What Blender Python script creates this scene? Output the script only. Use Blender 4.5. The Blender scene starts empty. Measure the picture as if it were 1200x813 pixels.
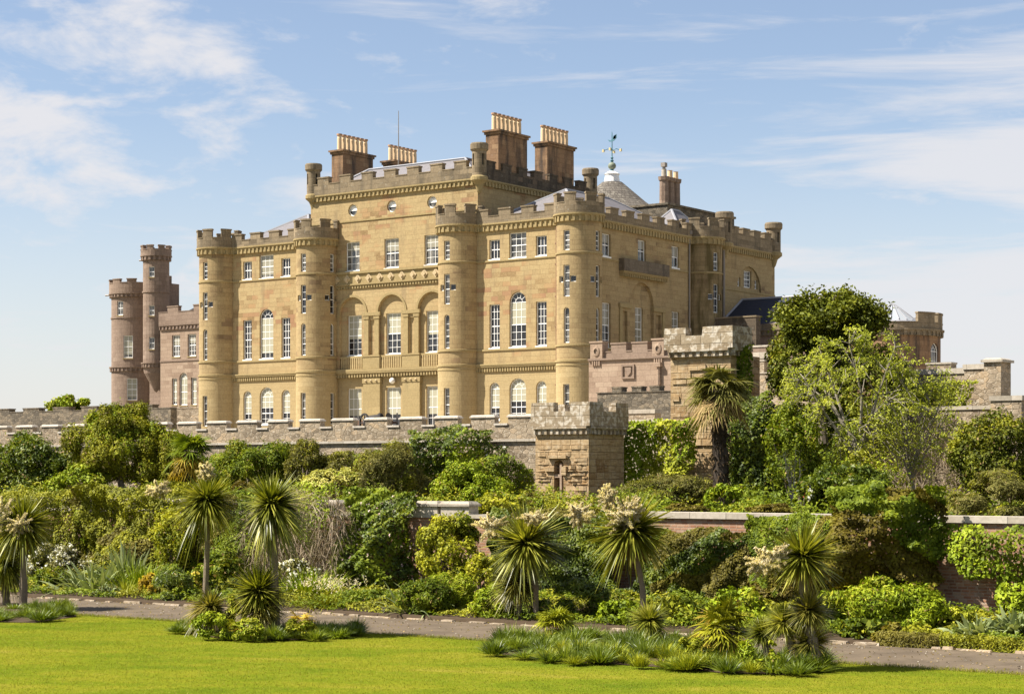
import bpy, bmesh, math, random
import numpy as np
from mathutils import Vector, Matrix
C = bpy.context.scene.collection
SC = bpy.context.scene
R = math.radians
PI = math.pi

# ------------------------------------------------------------------ camera
F_PX, HOR, CAMZ = 2274.0, 555.0, 4.0          # focal length (px of a 1200 px wide frame), eye line, eye height
TH = math.atan(0.7254)
CT, ST = math.cos(TH), math.sin(TH)
cam_d = bpy.data.cameras.new('camera'); cam = bpy.data.objects.new('camera', cam_d); C.objects.link(cam)
cam.location = (0, 0, CAMZ); cam.rotation_euler = (R(90), 0, TH)
cam_d.sensor_width = 36; cam_d.sensor_fit = 'HORIZONTAL'; cam_d.lens = 36 * F_PX / 1200
cam_d.shift_y = (HOR - 406.5) / 1200
cam_d.clip_start = 0.5; cam_d.clip_end = 20000
SC.camera = cam

# ------------------------------------------------------------------ sky, sun, exposure
SUN_EL = R(50)
SUN_H = math.atan2(ST, CT) + R(8)              # how far the sun stands in front of the facade plane
sun_dir = Vector((-math.cos(SUN_H) * math.cos(SUN_EL), -math.sin(SUN_H) * math.cos(SUN_EL), math.sin(SUN_EL)))
sd = bpy.data.lights.new('sun', 'SUN'); sd.energy = 5.0; sd.angle = R(0.5); sd.color = (1.0, 0.94, 0.84)
so = bpy.data.objects.new('sun', sd); C.objects.link(so); so.rotation_euler = sun_dir.to_track_quat('Z', 'Y').to_euler()
world = bpy.data.worlds.new('World'); SC.world = world; world.use_nodes = True

class NT:
    """small helper to write node trees"""
    def __init__(s, tree): s.t = tree; s.n = tree.nodes; s.l = tree.links
    def node(s, typ, ins=None, **kw):
        n = s.n.new(typ)
        for k, v in kw.items(): setattr(n, k, v)
        for k, v in (ins or {}).items():
            sock = n.inputs[k]
            if isinstance(v, bpy.types.NodeSocket): s.l.new(v, sock)
            else: sock.default_value = v
        return n
    def math(s, op, a, b=0.0, c=None, clamp=False):
        ins = {0: a, 1: b}
        if c is not None: ins[2] = c
        return s.node('ShaderNodeMath', ins, operation=op, use_clamp=clamp).outputs[0]
    def noise(s, vec, scale, detail=4, rough=0.55, dist=0.0, out='Fac'):
        return s.node('ShaderNodeTexNoise', {'Vector': vec, 'Scale': scale, 'Detail': detail, 'Roughness': rough, 'Distortion': dist}).outputs[out]
    def maprange(s, v, a, b, c=0.0, d=1.0, smooth=False):
        n = s.node('ShaderNodeMapRange', {'Value': v, 'From Min': a, 'From Max': b, 'To Min': c, 'To Max': d})
        if smooth: n.interpolation_type = 'SMOOTHSTEP'
        return n.outputs[0]
    def ramp(s, v, stops, interp='LINEAR'):
        n = s.node('ShaderNodeValToRGB', {'Fac': v}); e = n.color_ramp.elements; n.color_ramp.interpolation = interp
        while len(e) < len(stops): e.new(0.5)
        for el, (p, c) in zip(e, stops): el.position = p; el.color = (*c, 1)
        return n.outputs[0]
    def mix(s, f, a, b, blend='MIX'):
        n = s.node('ShaderNodeMix', data_type='RGBA', blend_type=blend)
        for k, v in ((0, f), (6, a), (7, b)):
            if isinstance(v, bpy.types.NodeSocket): s.l.new(v, n.inputs[k])
            else: n.inputs[k].default_value = v if k == 0 else (*v, 1)
        return n.outputs[2]
    def mapping(s, vec, scale=(1, 1, 1), loc=(0, 0, 0), rot=(0, 0, 0)):
        return s.node('ShaderNodeMapping', {'Vector': vec, 'Scale': scale, 'Location': loc, 'Rotation': rot}).outputs[0]

def build_world():
    w = NT(world.node_tree); w.n.clear()
    sky = w.node('ShaderNodeTexSky', sky_type='NISHITA', sun_disc=False)
    sky.sun_elevation = SUN_EL; sky.sun_rotation = math.atan2(sun_dir.x, sun_dir.y)
    sky.altitude = 20; sky.air_density = 1.0; sky.dust_density = 0.6; sky.ozone_density = 1.4
    bg = w.node('ShaderNodeBackground', {'Color': w.mix(1.0, sky.outputs[0], (1.04, 0.99, 1.0), 'MULTIPLY'), 'Strength': SKY_S})
    g = w.node('ShaderNodeTexCoord').outputs['Generated']
    z = w.node('ShaderNodeSeparateXYZ', {0: g}).outputs[2]
    right = w.node('ShaderNodeVectorMath', {0: g, 1: (CT, ST, 0)}, operation='DOT_PRODUCT').outputs['Value']
    # small puffs, thickest on the left, and streaky veils low on the right
    vec = w.mapping(g, (1, 1, 2.6), (3.7,1.9,0.1))
    puff = w.math('ADD', w.math('MULTIPLY', w.noise(vec, 14.5, 8, 0.6, 0.3), 0.60), w.math('MULTIPLY', w.noise(vec, 3.6, 2, 0.5), 0.42))
    puff = w.math('ADD', puff, w.maprange(right, -0.26, 0.1, 0.038, -0.02))
    c1 = w.maprange(puff, 0.525, 0.69, 0, 0.92, True)
    v2 = w.mapping(g, (1, 1, 9.0), (0.9,3.4,0.3), (0.0, 0.05, 0.0))
    veil = w.math('ADD', w.noise(v2, 5.0, 8, 0.6, 0.4), w.math('ADD', w.maprange(right, -0.1, 0.25, -0.10, 0.08), w.maprange(z, 0.02, 0.2, 0.12, -0.07)))
    c2 = w.maprange(veil, 0.37, 0.66, 0, 0.85, True)
    haze = w.maprange(z, -0.02, 0.2, 0.72, 0.06, True)
    cover = w.math('MAXIMUM', w.math('MAXIMUM', c1, c2), haze)
    cb = w.node('ShaderNodeBackground', {'Color': (0.96, 0.95, 0.98, 1), 'Strength': CLOUD_S})
    mx = w.node('ShaderNodeMixShader', {0: cover, 1: bg.outputs[0], 2: cb.outputs[0]})
    out = w.node('ShaderNodeOutputWorld'); w.l.new(mx.outputs[0], out.inputs[0])
SKY_S, CLOUD_S = 0.058, 0.335
build_world()
vs = SC.view_settings
vs.view_transform = 'Standard'; vs.look = 'None'; vs.gamma = 1.0; vs.exposure = 1.36; vs.use_curve_mapping = False
SC.render.engine = 'CYCLES'

# ------------------------------------------------------------------ from a pixel of the photograph to a place on a plane of the site
def on_front(x, y, v):                          # plane facing the garden, at depth v
    a = (x - 600) / F_PX; Z = v / (ST * a + CT)
    return Vector((Z * (CT * a - ST), v, CAMZ + (HOR - y) / F_PX * Z))
def on_side(x, y, u):                           # plane facing right, at u
    a = (x - 600) / F_PX; Z = u / (CT * a - ST)
    return Vector((u, Z * (ST * a + CT), CAMZ + (HOR - y) / F_PX * Z))
def on_ground(x, y, z):
    Z = (CAMZ - z) * F_PX / (y - HOR); a = (x - 600) / F_PX
    return Vector((Z * (CT * a - ST), Z * (ST * a + CT), z))
def mpp(x, v):                                  # metres per photo pixel at depth plane v
    a = (x - 600) / F_PX; return v / (ST * a + CT) / F_PX

# ------------------------------------------------------------------ object helpers
def link(o, parent=None):
    C.objects.link(o)
    if parent: o.parent = parent
    return o
def tag(o, label=None, cat=None, group=None, kind=None):
    if label: o['label'] = label
    if cat: o['category'] = cat
    if group: o['group'] = group
    if kind: o['kind'] = kind
    return o
def thing(name, label, cat, loc=(0, 0, 0), rz=0, group=None):
    o = bpy.data.objects.new(name, None); o.location = loc; o.rotation_euler = (0, 0, rz); o.empty_display_size = 0.3
    link(o); return tag(o, label, cat, group)
def copy_tree(o, parent=None):
    c = o.copy(); link(c); c.parent = parent
    for ch in list(o.children): copy_tree(ch, c)
    return c

class MB:
    """collects faces with uv (metres) and builds one mesh"""
    def __init__(s): s.v = []; s.f = []; s.uv = []; s.m = []
    def face(s, pts, uv=None, m=0):
        b = len(s.v); s.v += [tuple(p) for p in pts]; s.f.append(tuple(range(b, b + len(pts))))
        if uv is None:
            p = [Vector(q) for q in pts]; n = (p[1] - p[0]).cross(p[2] - p[0])
            a = (abs(n.x), abs(n.y), abs(n.z)); k = a.index(max(a))
            uv = [(q.y, q.z) if k == 0 else (q.x, q.z) if k == 1 else (q.x, q.y) for q in p]
        s.uv += list(uv); s.m.append(m)
    def box(s, x0, x1, y0, y1, z0, z1, m=0, taper=0):
        t = taper
        p = [(x0, y0, z0), (x1, y0, z0), (x1, y1, z0), (x0, y1, z0), (x0 + t, y0 + t, z1), (x1 - t, y0 + t, z1), (x1 - t, y1 - t, z1), (x0 + t, y1 - t, z1)]
        for q in ((0, 1, 5, 4), (1, 2, 6, 5), (2, 3, 7, 6), (3, 0, 4, 7), (4, 5, 6, 7), (3, 2, 1, 0)): s.face([p[i] for i in q], None, m)
    def lathe(s, cx, cy, prof, n=24, m=0, a0=0, a1=2 * PI):
        for i in range(n):
            t0 = a0 + (a1 - a0) * i / n; t1 = a0 + (a1 - a0) * (i + 1) / n
            for (r0, z0), (r1, z1) in zip(prof, prof[1:]):
                P = lambda r, t, z: (cx + r * math.sin(t), cy - r * math.cos(t), z)
                pts = [P(r0, t0, z0), P(r0, t1, z0), P(r1, t1, z1), P(r1, t0, z1)]
                rr = max(r0, r1); uv = [(rr * t0, z0), (rr * t1, z0), (rr * t1, z1), (rr * t0, z1)]
                if r0 < 1e-5: pts = pts[1:]; uv = uv[1:]
                elif r1 < 1e-5: pts = pts[:3]; uv = uv[:3]
                s.face(pts, uv, m)
    def tube(s, pts, rads, n=6, m=0):
        pts = [Vector(p) for p in pts]; rings = []
        for i, p in enumerate(pts):
            d = (pts[min(i + 1, len(pts) - 1)] - pts[max(i - 1, 0)]).normalized()
            a = d.cross(Vector((0.31, 0.17, 0.93)) if abs(d.z) < 0.9 else Vector((1, 0.2, 0))).normalized(); b = d.cross(a)
            rings.append([p + (a * math.cos(2 * PI * k / n) + b * math.sin(2 * PI * k / n)) * rads[i] for k in range(n)])
        L = 0
        for i in range(len(rings) - 1):
            L2 = L + (pts[i + 1] - pts[i]).length
            for k in range(n):
                k2 = (k + 1) % n; w = 2 * PI * rads[i] / n
                s.face([rings[i][k], rings[i][k2], rings[i + 1][k2], rings[i + 1][k]], [(k * w, L), (k * w + w, L), (k * w + w, L2), (k * w, L2)], m)
            L = L2
        s.face(rings[-1], None, m)
    def build(s, name, mats, parent=None, smooth=False, loc=None, rz=0, weld=False):
        me = bpy.data.meshes.new(name); me.from_pydata(s.v, [], s.f)
        ul = me.uv_layers.new(name='UVMap'); ul.data.foreach_set('uv', np.array(s.uv, dtype=np.float32).ravel())
        for m in (mats if isinstance(mats, (list, tuple)) else [mats]): me.materials.append(m)
        me.polygons.foreach_set('material_index', s.m)
        if weld or smooth:
            bm = bmesh.new(); bm.from_mesh(me); bmesh.ops.remove_doubles(bm, verts=bm.verts, dist=1e-4)
            bmesh.ops.recalc_face_normals(bm, faces=bm.faces); bm.to_mesh(me); bm.free()
        if smooth: me.polygons.foreach_set('use_smooth', [True] * len(me.polygons)); me.set_sharp_from_angle(angle=R(35))
        o = bpy.data.objects.new(name, me); link(o, parent)
        if loc is not None: o.location = loc
        o.rotation_euler = (0, 0, rz)
        return o

# ------------------------------------------------------------------ materials
M = {}
def mat(name):
    m = bpy.data.materials.new(name); m.use_nodes = True; t = NT(m.node_tree); t.n.clear(); M[name] = m
    return m, t
def finish(t, color, rough=0.9, bump=None, bs=0.3, bd=0.03, spec=0.3, metal=0.0, **kw):
    ins = {'Base Color': color if isinstance(color, bpy.types.NodeSocket) else (*color, 1), 'Roughness': rough, 'Specular IOR Level': spec, 'Metallic': metal}
    ins.update(kw)
    if bump is not None:
        ins['Normal'] = t.node('ShaderNodeBump', {'Height': bump, 'Strength': bs, 'Distance': bd}).outputs[0]
    b = t.node('ShaderNodeBsdfPrincipled', ins); o = t.node('ShaderNodeOutputMaterial'); t.l.new(b.outputs[0], o.inputs[0])

def stone(name, stops, bw=0.8, bh=0.35, joint=0.012, joint_col=None, jstr=0.4, blocky=1.0, patch=0.35, stain=None, lichen=None, bump=0.25, rubble=0.0, bd=0.02, strata=0.0):
    m, t = mat(name)
    uv = t.node('ShaderNodeTexCoord').outputs['UV']; ob = t.node('ShaderNodeNewGeometry').outputs['Position']
    if rubble:
        wob = t.noise(ob, 2.6, 2, 0.5, 0, 'Color')
        uv = t.node('ShaderNodeVectorMath', {0: uv, 1: t.node('ShaderNodeVectorMath', {0: wob, 1: (rubble, rubble * 0.7, 0)}, operation='MULTIPLY').outputs[0]}, operation='ADD').outputs[0]
    if rubble:
        vv = t.mapping(uv, (1 / bw, 1 / bh, 1)); vo = dict(voronoi_dimensions='2D')
        v1 = t.node('ShaderNodeTexVoronoi', {'Vector': vv, 'Scale': 1.0, 'Randomness': 0.85}, **vo)
        v2 = t.node('ShaderNodeTexVoronoi', {'Vector': vv, 'Scale': 1.0, 'Randomness': 0.85}, feature='DISTANCE_TO_EDGE', **vo)
    sp = t.node('ShaderNodeSeparateXYZ', {0: uv})
    V = t.math('DIVIDE', sp.outputs[1], bh); row = t.math('FLOOR', V)
    rw = t.node('ShaderNodeTexWhiteNoise', {'W': row}, noise_dimensions='1D').outputs[0]
    U = t.math('ADD', t.math('MULTIPLY', t.math('DIVIDE', sp.outputs[0], bw), t.maprange(rw, 0, 1, 0.8, 1.25)), t.math('MULTIPLY', rw, 7.3))
    col = t.math('FLOOR', U)
    idv = t.node('ShaderNodeCombineXYZ', {0: col, 1: row}).outputs[0]
    wn = t.node('ShaderNodeTexWhiteNoise', {'Vector': idv}, noise_dimensions='2D').outputs[0]
    fu = t.math('FRACT', U); fv = t.math('FRACT', V)
    du = t.math('MULTIPLY', t.math('MINIMUM', fu, t.math('SUBTRACT', 1.0, fu)), bw)
    dv = t.math('MULTIPLY', t.math('MINIMUM', fv, t.math('SUBTRACT', 1.0, fv)), bh)
    edge = t.maprange(t.math('MINIMUM', du, dv), joint * 0.4, joint * 1.6, 1, 0, True)
    if rubble:
        wn = t.node('ShaderNodeSeparateColor', {0: v1.outputs['Color']}).outputs[0]
        edge = t.maprange(v2.outputs['Distance'], 0.02, 0.10, 1, 0, True)
    big = t.noise(t.mapping(ob, (0.5, 0.5, 0.9)), 0.55, 3, 0.5)
    fine = t.noise(ob, 9, 6, 0.65)
    if rubble: sel = t.math('ADD', t.math('MULTIPLY', wn, blocky), t.math('MULTIPLY', t.math('SUBTRACT', big, 0.5), patch * 3))
    else:
        gate = t.maprange(big, 0.48, 0.62, 0.32, 1.0, True)          # coloured blocks come in clusters
        sel = t.math('ADD', 0.5, t.math('MULTIPLY', t.math('SUBTRACT', wn, 0.5), t.math('MULTIPLY', gate, blocky)))
    colr = t.ramp(t.math('ADD', sel, t.math('MULTIPLY', t.math('SUBTRACT', fine, 0.5), 0.25)), stops)
    colr = t.mix(1.0, colr, t.ramp(fine, [(0.25, (0.78, 0.77, 0.75)), (0.7, (1.08, 1.08, 1.08))]), 'MULTIPLY')
    if strata:
        sn = t.noise(t.mapping(ob, (1.2, 1.2, 9)), 1.6, 5, 0.65)
        colr = t.mix(1.0, colr, t.ramp(sn, [(0.33, (0.62, 0.56, 0.5)), (0.48, (1, 1, 1)), (0.7, (1.12, 1.08, 1.0))]), 'MULTIPLY'); fine = t.math('ADD', t.math('MULTIPLY', fine, 0.5), t.math('MULTIPLY', sn, strata * 2))
    if stain:
        st = t.noise(t.mapping(ob, (1.6, 1.6, 0.28)), 0.9, 5, 0.62)
        colr = t.mix(t.maprange(st, stain[0], stain[0] + 0.2, 0, stain[1], True), colr, stain[2])
    if lichen:
        li = t.noise(ob, lichen[0], 5, 0.6)
        colr = t.mix(t.maprange(t.math('ADD', li, t.math('MULTIPLY', t.math('SUBTRACT', fine, 0.5), 0.25)), lichen[1] - 0.02, lichen[1] + 0.12, 0, lichen[2], True), colr, lichen[3])
    colr = t.mix(t.math('MULTIPLY', edge, jstr), colr, joint_col or tuple(c * 0.45 for c in stops[0][1]))
    colr = t.mix(1.0, colr, (0.955, 0.96, 1.02), 'MULTIPLY')
    h = t.math('SUBTRACT', t.math('ADD', t.math('MULTIPLY', fine, 0.5), t.math('MULTIPLY', wn, 0.35)), edge)
    finish(t, colr, 0.93, h, bump, bd, 0.1, **{'Diffuse Roughness': 0.45})
    return m

HON = [(0.0, (0.27, 0.175, 0.08)), (0.22, (0.40, 0.29, 0.14)), (0.6, (0.455, 0.345, 0.17)), (0.78, (0.42, 0.27, 0.13)), (1.0, (0.35, 0.205, 0.11))]
stone('stone_honey', HON, 0.62, 0.3, patch=0.3, jstr=0.3, stain=(0.52, 0.5, (0.23, 0.17, 0.095)))
stone('stone_plain', [(0, (0.39, 0.29, 0.138)), (0.5, (0.435, 0.33, 0.162)), (1, (0.46, 0.355, 0.178))], 0.7, 0.3, patch=0.2, jstr=0.3, stain=(0.58, 0.35, (0.23, 0.175, 0.09)))
stone('stone_tower', [(0.0, (0.22, 0.15, 0.08)), (0.25, (0.34, 0.245, 0.12)), (0.6, (0.42, 0.315, 0.155)), (0.82, (0.37, 0.26, 0.125)), (1, (0.26, 0.18, 0.1))], 0.7, 0.3, patch=0.35, jstr=0.3, stain=(0.53, 0.5, (0.19, 0.145, 0.08)))
stone('stone_parapet', [(0, (0.16, 0.125, 0.078)), (0.5, (0.25, 0.195, 0.12)), (1, (0.33, 0.255, 0.155))], 0.7, 0.3, patch=0.5, jstr=0.4, stain=(0.5, 0.65, (0.09, 0.078, 0.055)), lichen=(6, 0.62, 0.6, (0.42, 0.40, 0.32)))
stone('stone_mossy', [(0.0, (0.20, 0.14, 0.07)), (0.5, (0.30, 0.22, 0.11)), (1, (0.36, 0.27, 0.13))], 0.7, 0.3, patch=0.35, jstr=0.3, stain=(0.40, 0.75, (0.085, 0.066, 0.022)))
stone('stone_balcony', [(0, (0.12, 0.098, 0.07)), (0.5, (0.18, 0.145, 0.1)), (1, (0.24, 0.19, 0.13))], 0.6, 0.3, jstr=0.3, stain=(0.48, 0.7, (0.06, 0.052, 0.042)), lichen=(6, 0.6, 0.5, (0.3, 0.27, 0.2)))
stone('stone_light', [(0, (0.50, 0.39, 0.22)), (1, (0.58, 0.46, 0.27))], 1.1, 0.5, jstr=0.1)
stone('stone_cornice', [(0, (0.33, 0.25, 0.115)), (1, (0.41, 0.315, 0.15))], 1.1, 0.5, jstr=0.15, stain=(0.56, 0.5, (0.19, 0.16, 0.085)))
stone('stone_chimney', [(0, (0.20, 0.118, 0.065)), (0.5, (0.30, 0.185, 0.10)), (1, (0.39, 0.26, 0.14))], 0.6, 0.32, patch=0.6, jstr=0.4, stain=(0.44, 0.85, (0.055, 0.047, 0.04)), lichen=(5, 0.63, 0.5, (0.28, 0.25, 0.2)))
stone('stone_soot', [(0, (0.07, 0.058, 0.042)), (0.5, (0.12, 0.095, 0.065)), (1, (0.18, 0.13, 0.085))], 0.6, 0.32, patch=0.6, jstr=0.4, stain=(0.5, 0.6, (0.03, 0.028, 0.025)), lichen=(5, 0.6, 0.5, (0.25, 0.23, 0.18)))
stone('stone_pink', [(0, (0.28, 0.195, 0.13)), (0.5, (0.37, 0.27, 0.185)), (1, (0.44, 0.335, 0.23))], 0.62, 0.3, patch=0.3, jstr=0.35, stain=(0.58, 0.4, (0.17, 0.12, 0.085)))
stone('stone_pink_dark', [(0, (0.215, 0.153, 0.108)), (0.5, (0.285, 0.208, 0.148)), (1, (0.335, 0.25, 0.18))], 0.6, 0.33, patch=0.3, jstr=0.35, stain=(0.55, 0.4, (0.13, 0.095, 0.075)))
stone('rubble_grey', [(0, (0.20, 0.155, 0.10)), (0.35, (0.31, 0.245, 0.16)), (0.7, (0.38, 0.305, 0.205)), (1, (0.44, 0.33, 0.2))], 0.33, 0.19, 0.02, (0.20, 0.155, 0.10), 0.22, patch=0.5, stain=(0.52, 0.5, (0.15, 0.115, 0.075)), lichen=(8, 0.55, 0.75, (0.54, 0.47, 0.35)), bump=0.5, rubble=0.2, bd=0.05)
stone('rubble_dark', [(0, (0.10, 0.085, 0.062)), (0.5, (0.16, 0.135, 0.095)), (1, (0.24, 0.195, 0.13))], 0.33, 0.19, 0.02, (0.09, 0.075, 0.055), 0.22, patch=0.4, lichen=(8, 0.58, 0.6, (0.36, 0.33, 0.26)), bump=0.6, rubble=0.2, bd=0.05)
stone('turret_stone', [(0, (0.27, 0.165, 0.075)), (0.3, (0.39, 0.27, 0.135)), (0.65, (0.46, 0.345, 0.195)), (1, (0.43, 0.255, 0.1))], 0.55, 0.27, 0.014, (0.2, 0.13, 0.065), 0.4, patch=0.5, stain=(0.56, 0.5, (0.21, 0.145, 0.08)), lichen=(6, 0.6, 0.4, (0.5, 0.42, 0.28)), bump=0.7, bd=0.05, strata=0.5)
stone('turret_top', [(0, (0.24, 0.18, 0.105)), (0.5, (0.33, 0.26, 0.165)), (1, (0.42, 0.34, 0.22))], 0.9, 0.42, 0.014, (0.16, 0.115, 0.065), 0.4, patch=0.4, stain=(0.52, 0.6, (0.15, 0.11, 0.06)), lichen=(4.2, 0.485, 0.85, (0.56, 0.50, 0.385)), bump=0.6, bd=0.05)
stone('coping_pale', [(0, (0.34, 0.295, 0.22)), (0.5, (0.46, 0.405, 0.31)), (1, (0.56, 0.50, 0.40))], 0.95, 0.6, 0.012, jstr=0.6, patch=0.5, stain=(0.58, 0.55, (0.25, 0.2, 0.13)), bump=0.4)
stone('coping_white', [(0, (0.44, 0.39, 0.30)), (0.5, (0.55, 0.49, 0.39)), (1, (0.62, 0.56, 0.46))], 0.95, 0.6, 0.012, jstr=0.6, patch=0.5, stain=(0.6, 0.4, (0.28, 0.23, 0.15)), bump=0.4)
stone('red_brick', [(0, (0.24, 0.115, 0.065)), (0.35, (0.34, 0.165, 0.09)), (0.7, (0.40, 0.22, 0.125)), (1, (0.40, 0.28, 0.18))], 0.235, 0.082, 0.012, (0.36, 0.28, 0.2), 0.65, patch=0.35, stain=(0.48, 0.65, (0.2, 0.155, 0.11)), lichen=(5, 0.58, 0.55, (0.42, 0.36, 0.28)), bump=0.5, bd=0.01)

def simple(name, col, rough=0.8, var=0.25, scale=6, spec=0.3, bump=0.0, metal=0.0, coord='Object', bd=0.02, **kw):
    m, t = mat(name); co = t.node('ShaderNodeTexCoord').outputs[coord]
    n = t.noise(co, scale, 5, 0.6)
    c = t.mix(n, tuple(x * (1 - var) for x in col), tuple(min(1, x * (1 + var)) for x in col))
    finish(t, c, rough, n if bump else None, bump, bd, spec, metal, **kw)
    return m
simple('white_paint', (0.78, 0.77, 0.73), 0.45, 0.04)
simple('slate', (0.135, 0.125, 0.13), 0.7, 0.35, 3, 0.35)
simple('slate_dark', (0.03, 0.033, 0.045), 0.75, 0.35, 5, 0.15)
simple('slate_warm', (0.19, 0.16, 0.135), 0.7, 0.3, 3)
simple('lead', (0.27, 0.27, 0.285), 0.5, 0.12, 4)
simple('pot_clay', (0.56, 0.41, 0.25), 0.8, 0.12, 8)
simple('pot_rim', (0.36, 0.21, 0.12), 0.8, 0.2, 8)
simple('iron_rust', (0.17, 0.09, 0.055), 0.7, 0.35, 14)
simple('iron_grey', (0.22, 0.19, 0.16), 0.5, 0.2, 8)
simple('verdigris', (0.07, 0.17, 0.21), 0.5, 0.3, 8)
simple('ball_green', (0.16, 0.18, 0.13), 0.6, 0.3, 5)
simple('gilt', (0.5, 0.42, 0.22), 0.35, 0.1, 5, 0.5)
simple('globe_white', (0.78, 0.76, 0.70), 0.25, 0.05)
simple('blind', (0.32, 0.30, 0.215), 0.22, 0.10, 1.3, 0.6)
simple('curtain', (0.24, 0.22, 0.16), 0.22, 0.35, 2.2, 0.6)
simple('gun_iron', (0.03, 0.027, 0.025), 0.5, 0.2)
simple('wood_dark', (0.09, 0.05, 0.03), 0.6, 0.3)
def pane_mat(name, a, b):
    m, t = mat(name); co = t.node('ShaderNodeNewGeometry').outputs['Position']
    n = t.noise(co, 1.7, 3, 0.5)
    finish(t, t.mix(t.maprange(n, 0.42, 0.6), a, b), 0.04, None, spec=0.6, **{'IOR': 1.5})
pane_mat('pane_dark', (0.008, 0.009, 0.013), (0.03, 0.03, 0.034))
pane_mat('pane_mid', (0.03, 0.03, 0.03), (0.16, 0.15, 0.13))
# cone roof: mottled lichened stone slates
stone('cone_slates', [(0, (0.09, 0.08, 0.066)), (0.5, (0.17, 0.15, 0.12)), (1, (0.26, 0.235, 0.19))], 0.3, 0.2, 0.02, (0.06, 0.05, 0.04), 0.7, patch=0.5, lichen=(3.5, 0.55, 0.6, (0.36, 0.33, 0.25)), bump=0.6)
# ------------------------------------------------------------------ wall builders: a mapping M(s, z, d) turns run, height, inward depth into a place
def m_front(v): return lambda s, z, d: (s, v + d, z)
def m_side(u): return lambda s, z, d: (u - d, s, z)
def m_left(u): return lambda s, z, d: (u + d, s, z)
def m_round(uc, vc, r): return lambda s, z, d: (uc + (r - d) * math.sin(s / r), vc - (r - d) * math.cos(s / r), z)
def steps(a, b, extra=(), ds=None):
    pts = [a, b] + [e for e in extra if a < e < b]
    pts = sorted(set(round(p, 4) for p in pts))
    if ds:
        out = []
        for p, q in zip(pts, pts[1:]):
            n = max(1, math.ceil((q - p) / ds)); out += [p + (q - p) * i / n for i in range(n)]
        pts = out + [pts[-1]]
    return pts
class Op:                                      # an opening: run centre, width, bottom, top, head shape
    def __init__(s, c, w, z0, z1, kind='rect'): s.c, s.w, s.z0, s.z1, s.kind = c, w, z0, z1, kind; s.a, s.b = c - w / 2, c + w / 2
    def outline(s, n=10):
        if s.kind == 'rect': return [(s.a, s.z0), (s.b, s.z0), (s.b, s.z1), (s.a, s.z1)]
        r = s.w / 2
        if s.kind == 'round': return [(s.c + r * math.sin(2 * PI * i / 20), s.z0 + r - r * math.cos(2 * PI * i / 20)) for i in range(20)]
        rz = min(r, s.z1 - s.z0) ; zs = s.z1 - rz
        return [(s.a, s.z0), (s.b, s.z0)] + [(s.c + r * math.cos(PI * i / n), zs + rz * math.sin(PI * i / n)) for i in range(n + 1)]
def wall(mb, Mp, s0, s1, z0, z1, ops=(), reveal=0.22, d=0.0, ds=None, m=0, mr=None):
    mr = m if mr is None else mr
    ss = steps(s0, s1, [o.a for o in ops] + [o.b for o in ops], ds); zz = steps(z0, z1, [o.z0 for o in ops] + [o.z1 for o in ops])
    for a, b in zip(ss, ss[1:]):
        for p, q in zip(zz, zz[1:]):
            sc, zc = (a + b) / 2, (p + q) / 2
            if any(o.a < sc < o.b and o.z0 < zc < o.z1 for o in ops): continue
            mb.face([Mp(a, p, d), Mp(b, p, d), Mp(b, q, d), Mp(a, q, d)], [(a, p), (b, p), (b, q), (a, q)], m)
    for o in ops:
        ol = o.outline()
        if o.kind != 'rect':
            top = [p for p in ol if p[1] >= (o.z1 - o.w / 2 - 1e-4)]
            if o.kind == 'round':
                n = 10
                for sg, ze in ((1, o.z1), (-1, o.z0)):
                    arc = [(o.c + o.w / 2 * math.cos(PI * i / n), (o.z0 + o.z1) / 2 + sg * o.w / 2 * math.sin(PI * i / n)) for i in range(n + 1)]
                    for p, q in zip(arc, arc[1:]):
                        mb.face([Mp(*p, d), Mp(*q, d), Mp(q[0], ze, d), Mp(p[0], ze, d)], [p, q, (q[0], ze), (p[0], ze)], m)
            else:
                arc = ol[2:]
                for p, q in zip(arc, arc[1:]):
                    mb.face([Mp(*p, d), Mp(*q, d), Mp(q[0], o.z1, d), Mp(p[0], o.z1, d)], [p, q, (q[0], o.z1), (p[0], o.z1)], m)
        if reveal:
            for p, q in zip(ol, ol[1:] + ol[:1]):
                L = math.hypot(q[0] - p[0], q[1] - p[1])
                hz = abs(p[1] - q[1]) < 1e-4
                uv = [p, q, (q[0], q[1] + reveal), (p[0], p[1] + reveal)] if hz else [p, q, (q[0] + reveal, q[1]), (p[0] + reveal, p[1])]
                mb.face([Mp(*p, d), Mp(*q, d), Mp(*q, d + reveal), Mp(*p, d + reveal)], uv, mr)
def band(mb, Mp, s0, s1, z0, z1, proj, back=0.0, ds=None, m=0, slope=0.0, caps=True):
    ss = steps(s0, s1, (), ds)
    for a, b in zip(ss, ss[1:]):
        mb.face([Mp(a, z0, -proj), Mp(b, z0, -proj), Mp(b, z1, -proj), Mp(a, z1, -proj)], [(a, z0), (b, z0), (b, z1), (a, z1)], m)
        mb.face([Mp(a, z1, -proj), Mp(b, z1, -proj), Mp(b, z1 + slope, back), Mp(a, z1 + slope, back)], [(a, z1), (b, z1), (b, z1 + proj), (a, z1 + proj)], m)
        mb.face([Mp(a, z0, -proj), Mp(b, z0, -proj), Mp(b, z0, back), Mp(a, z0, back)], [(a, z0), (b, z0), (b, z0 - proj), (a, z0 - proj)], m)
    if caps:
        for a in (s0, s1):
            mb.face([Mp(a, z0, -proj), Mp(a, z1, -proj), Mp(a, z1 + slope, back), Mp(a, z0, back)], [(0, z0), (0, z1), (proj, z1), (proj, z0)], m)
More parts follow.
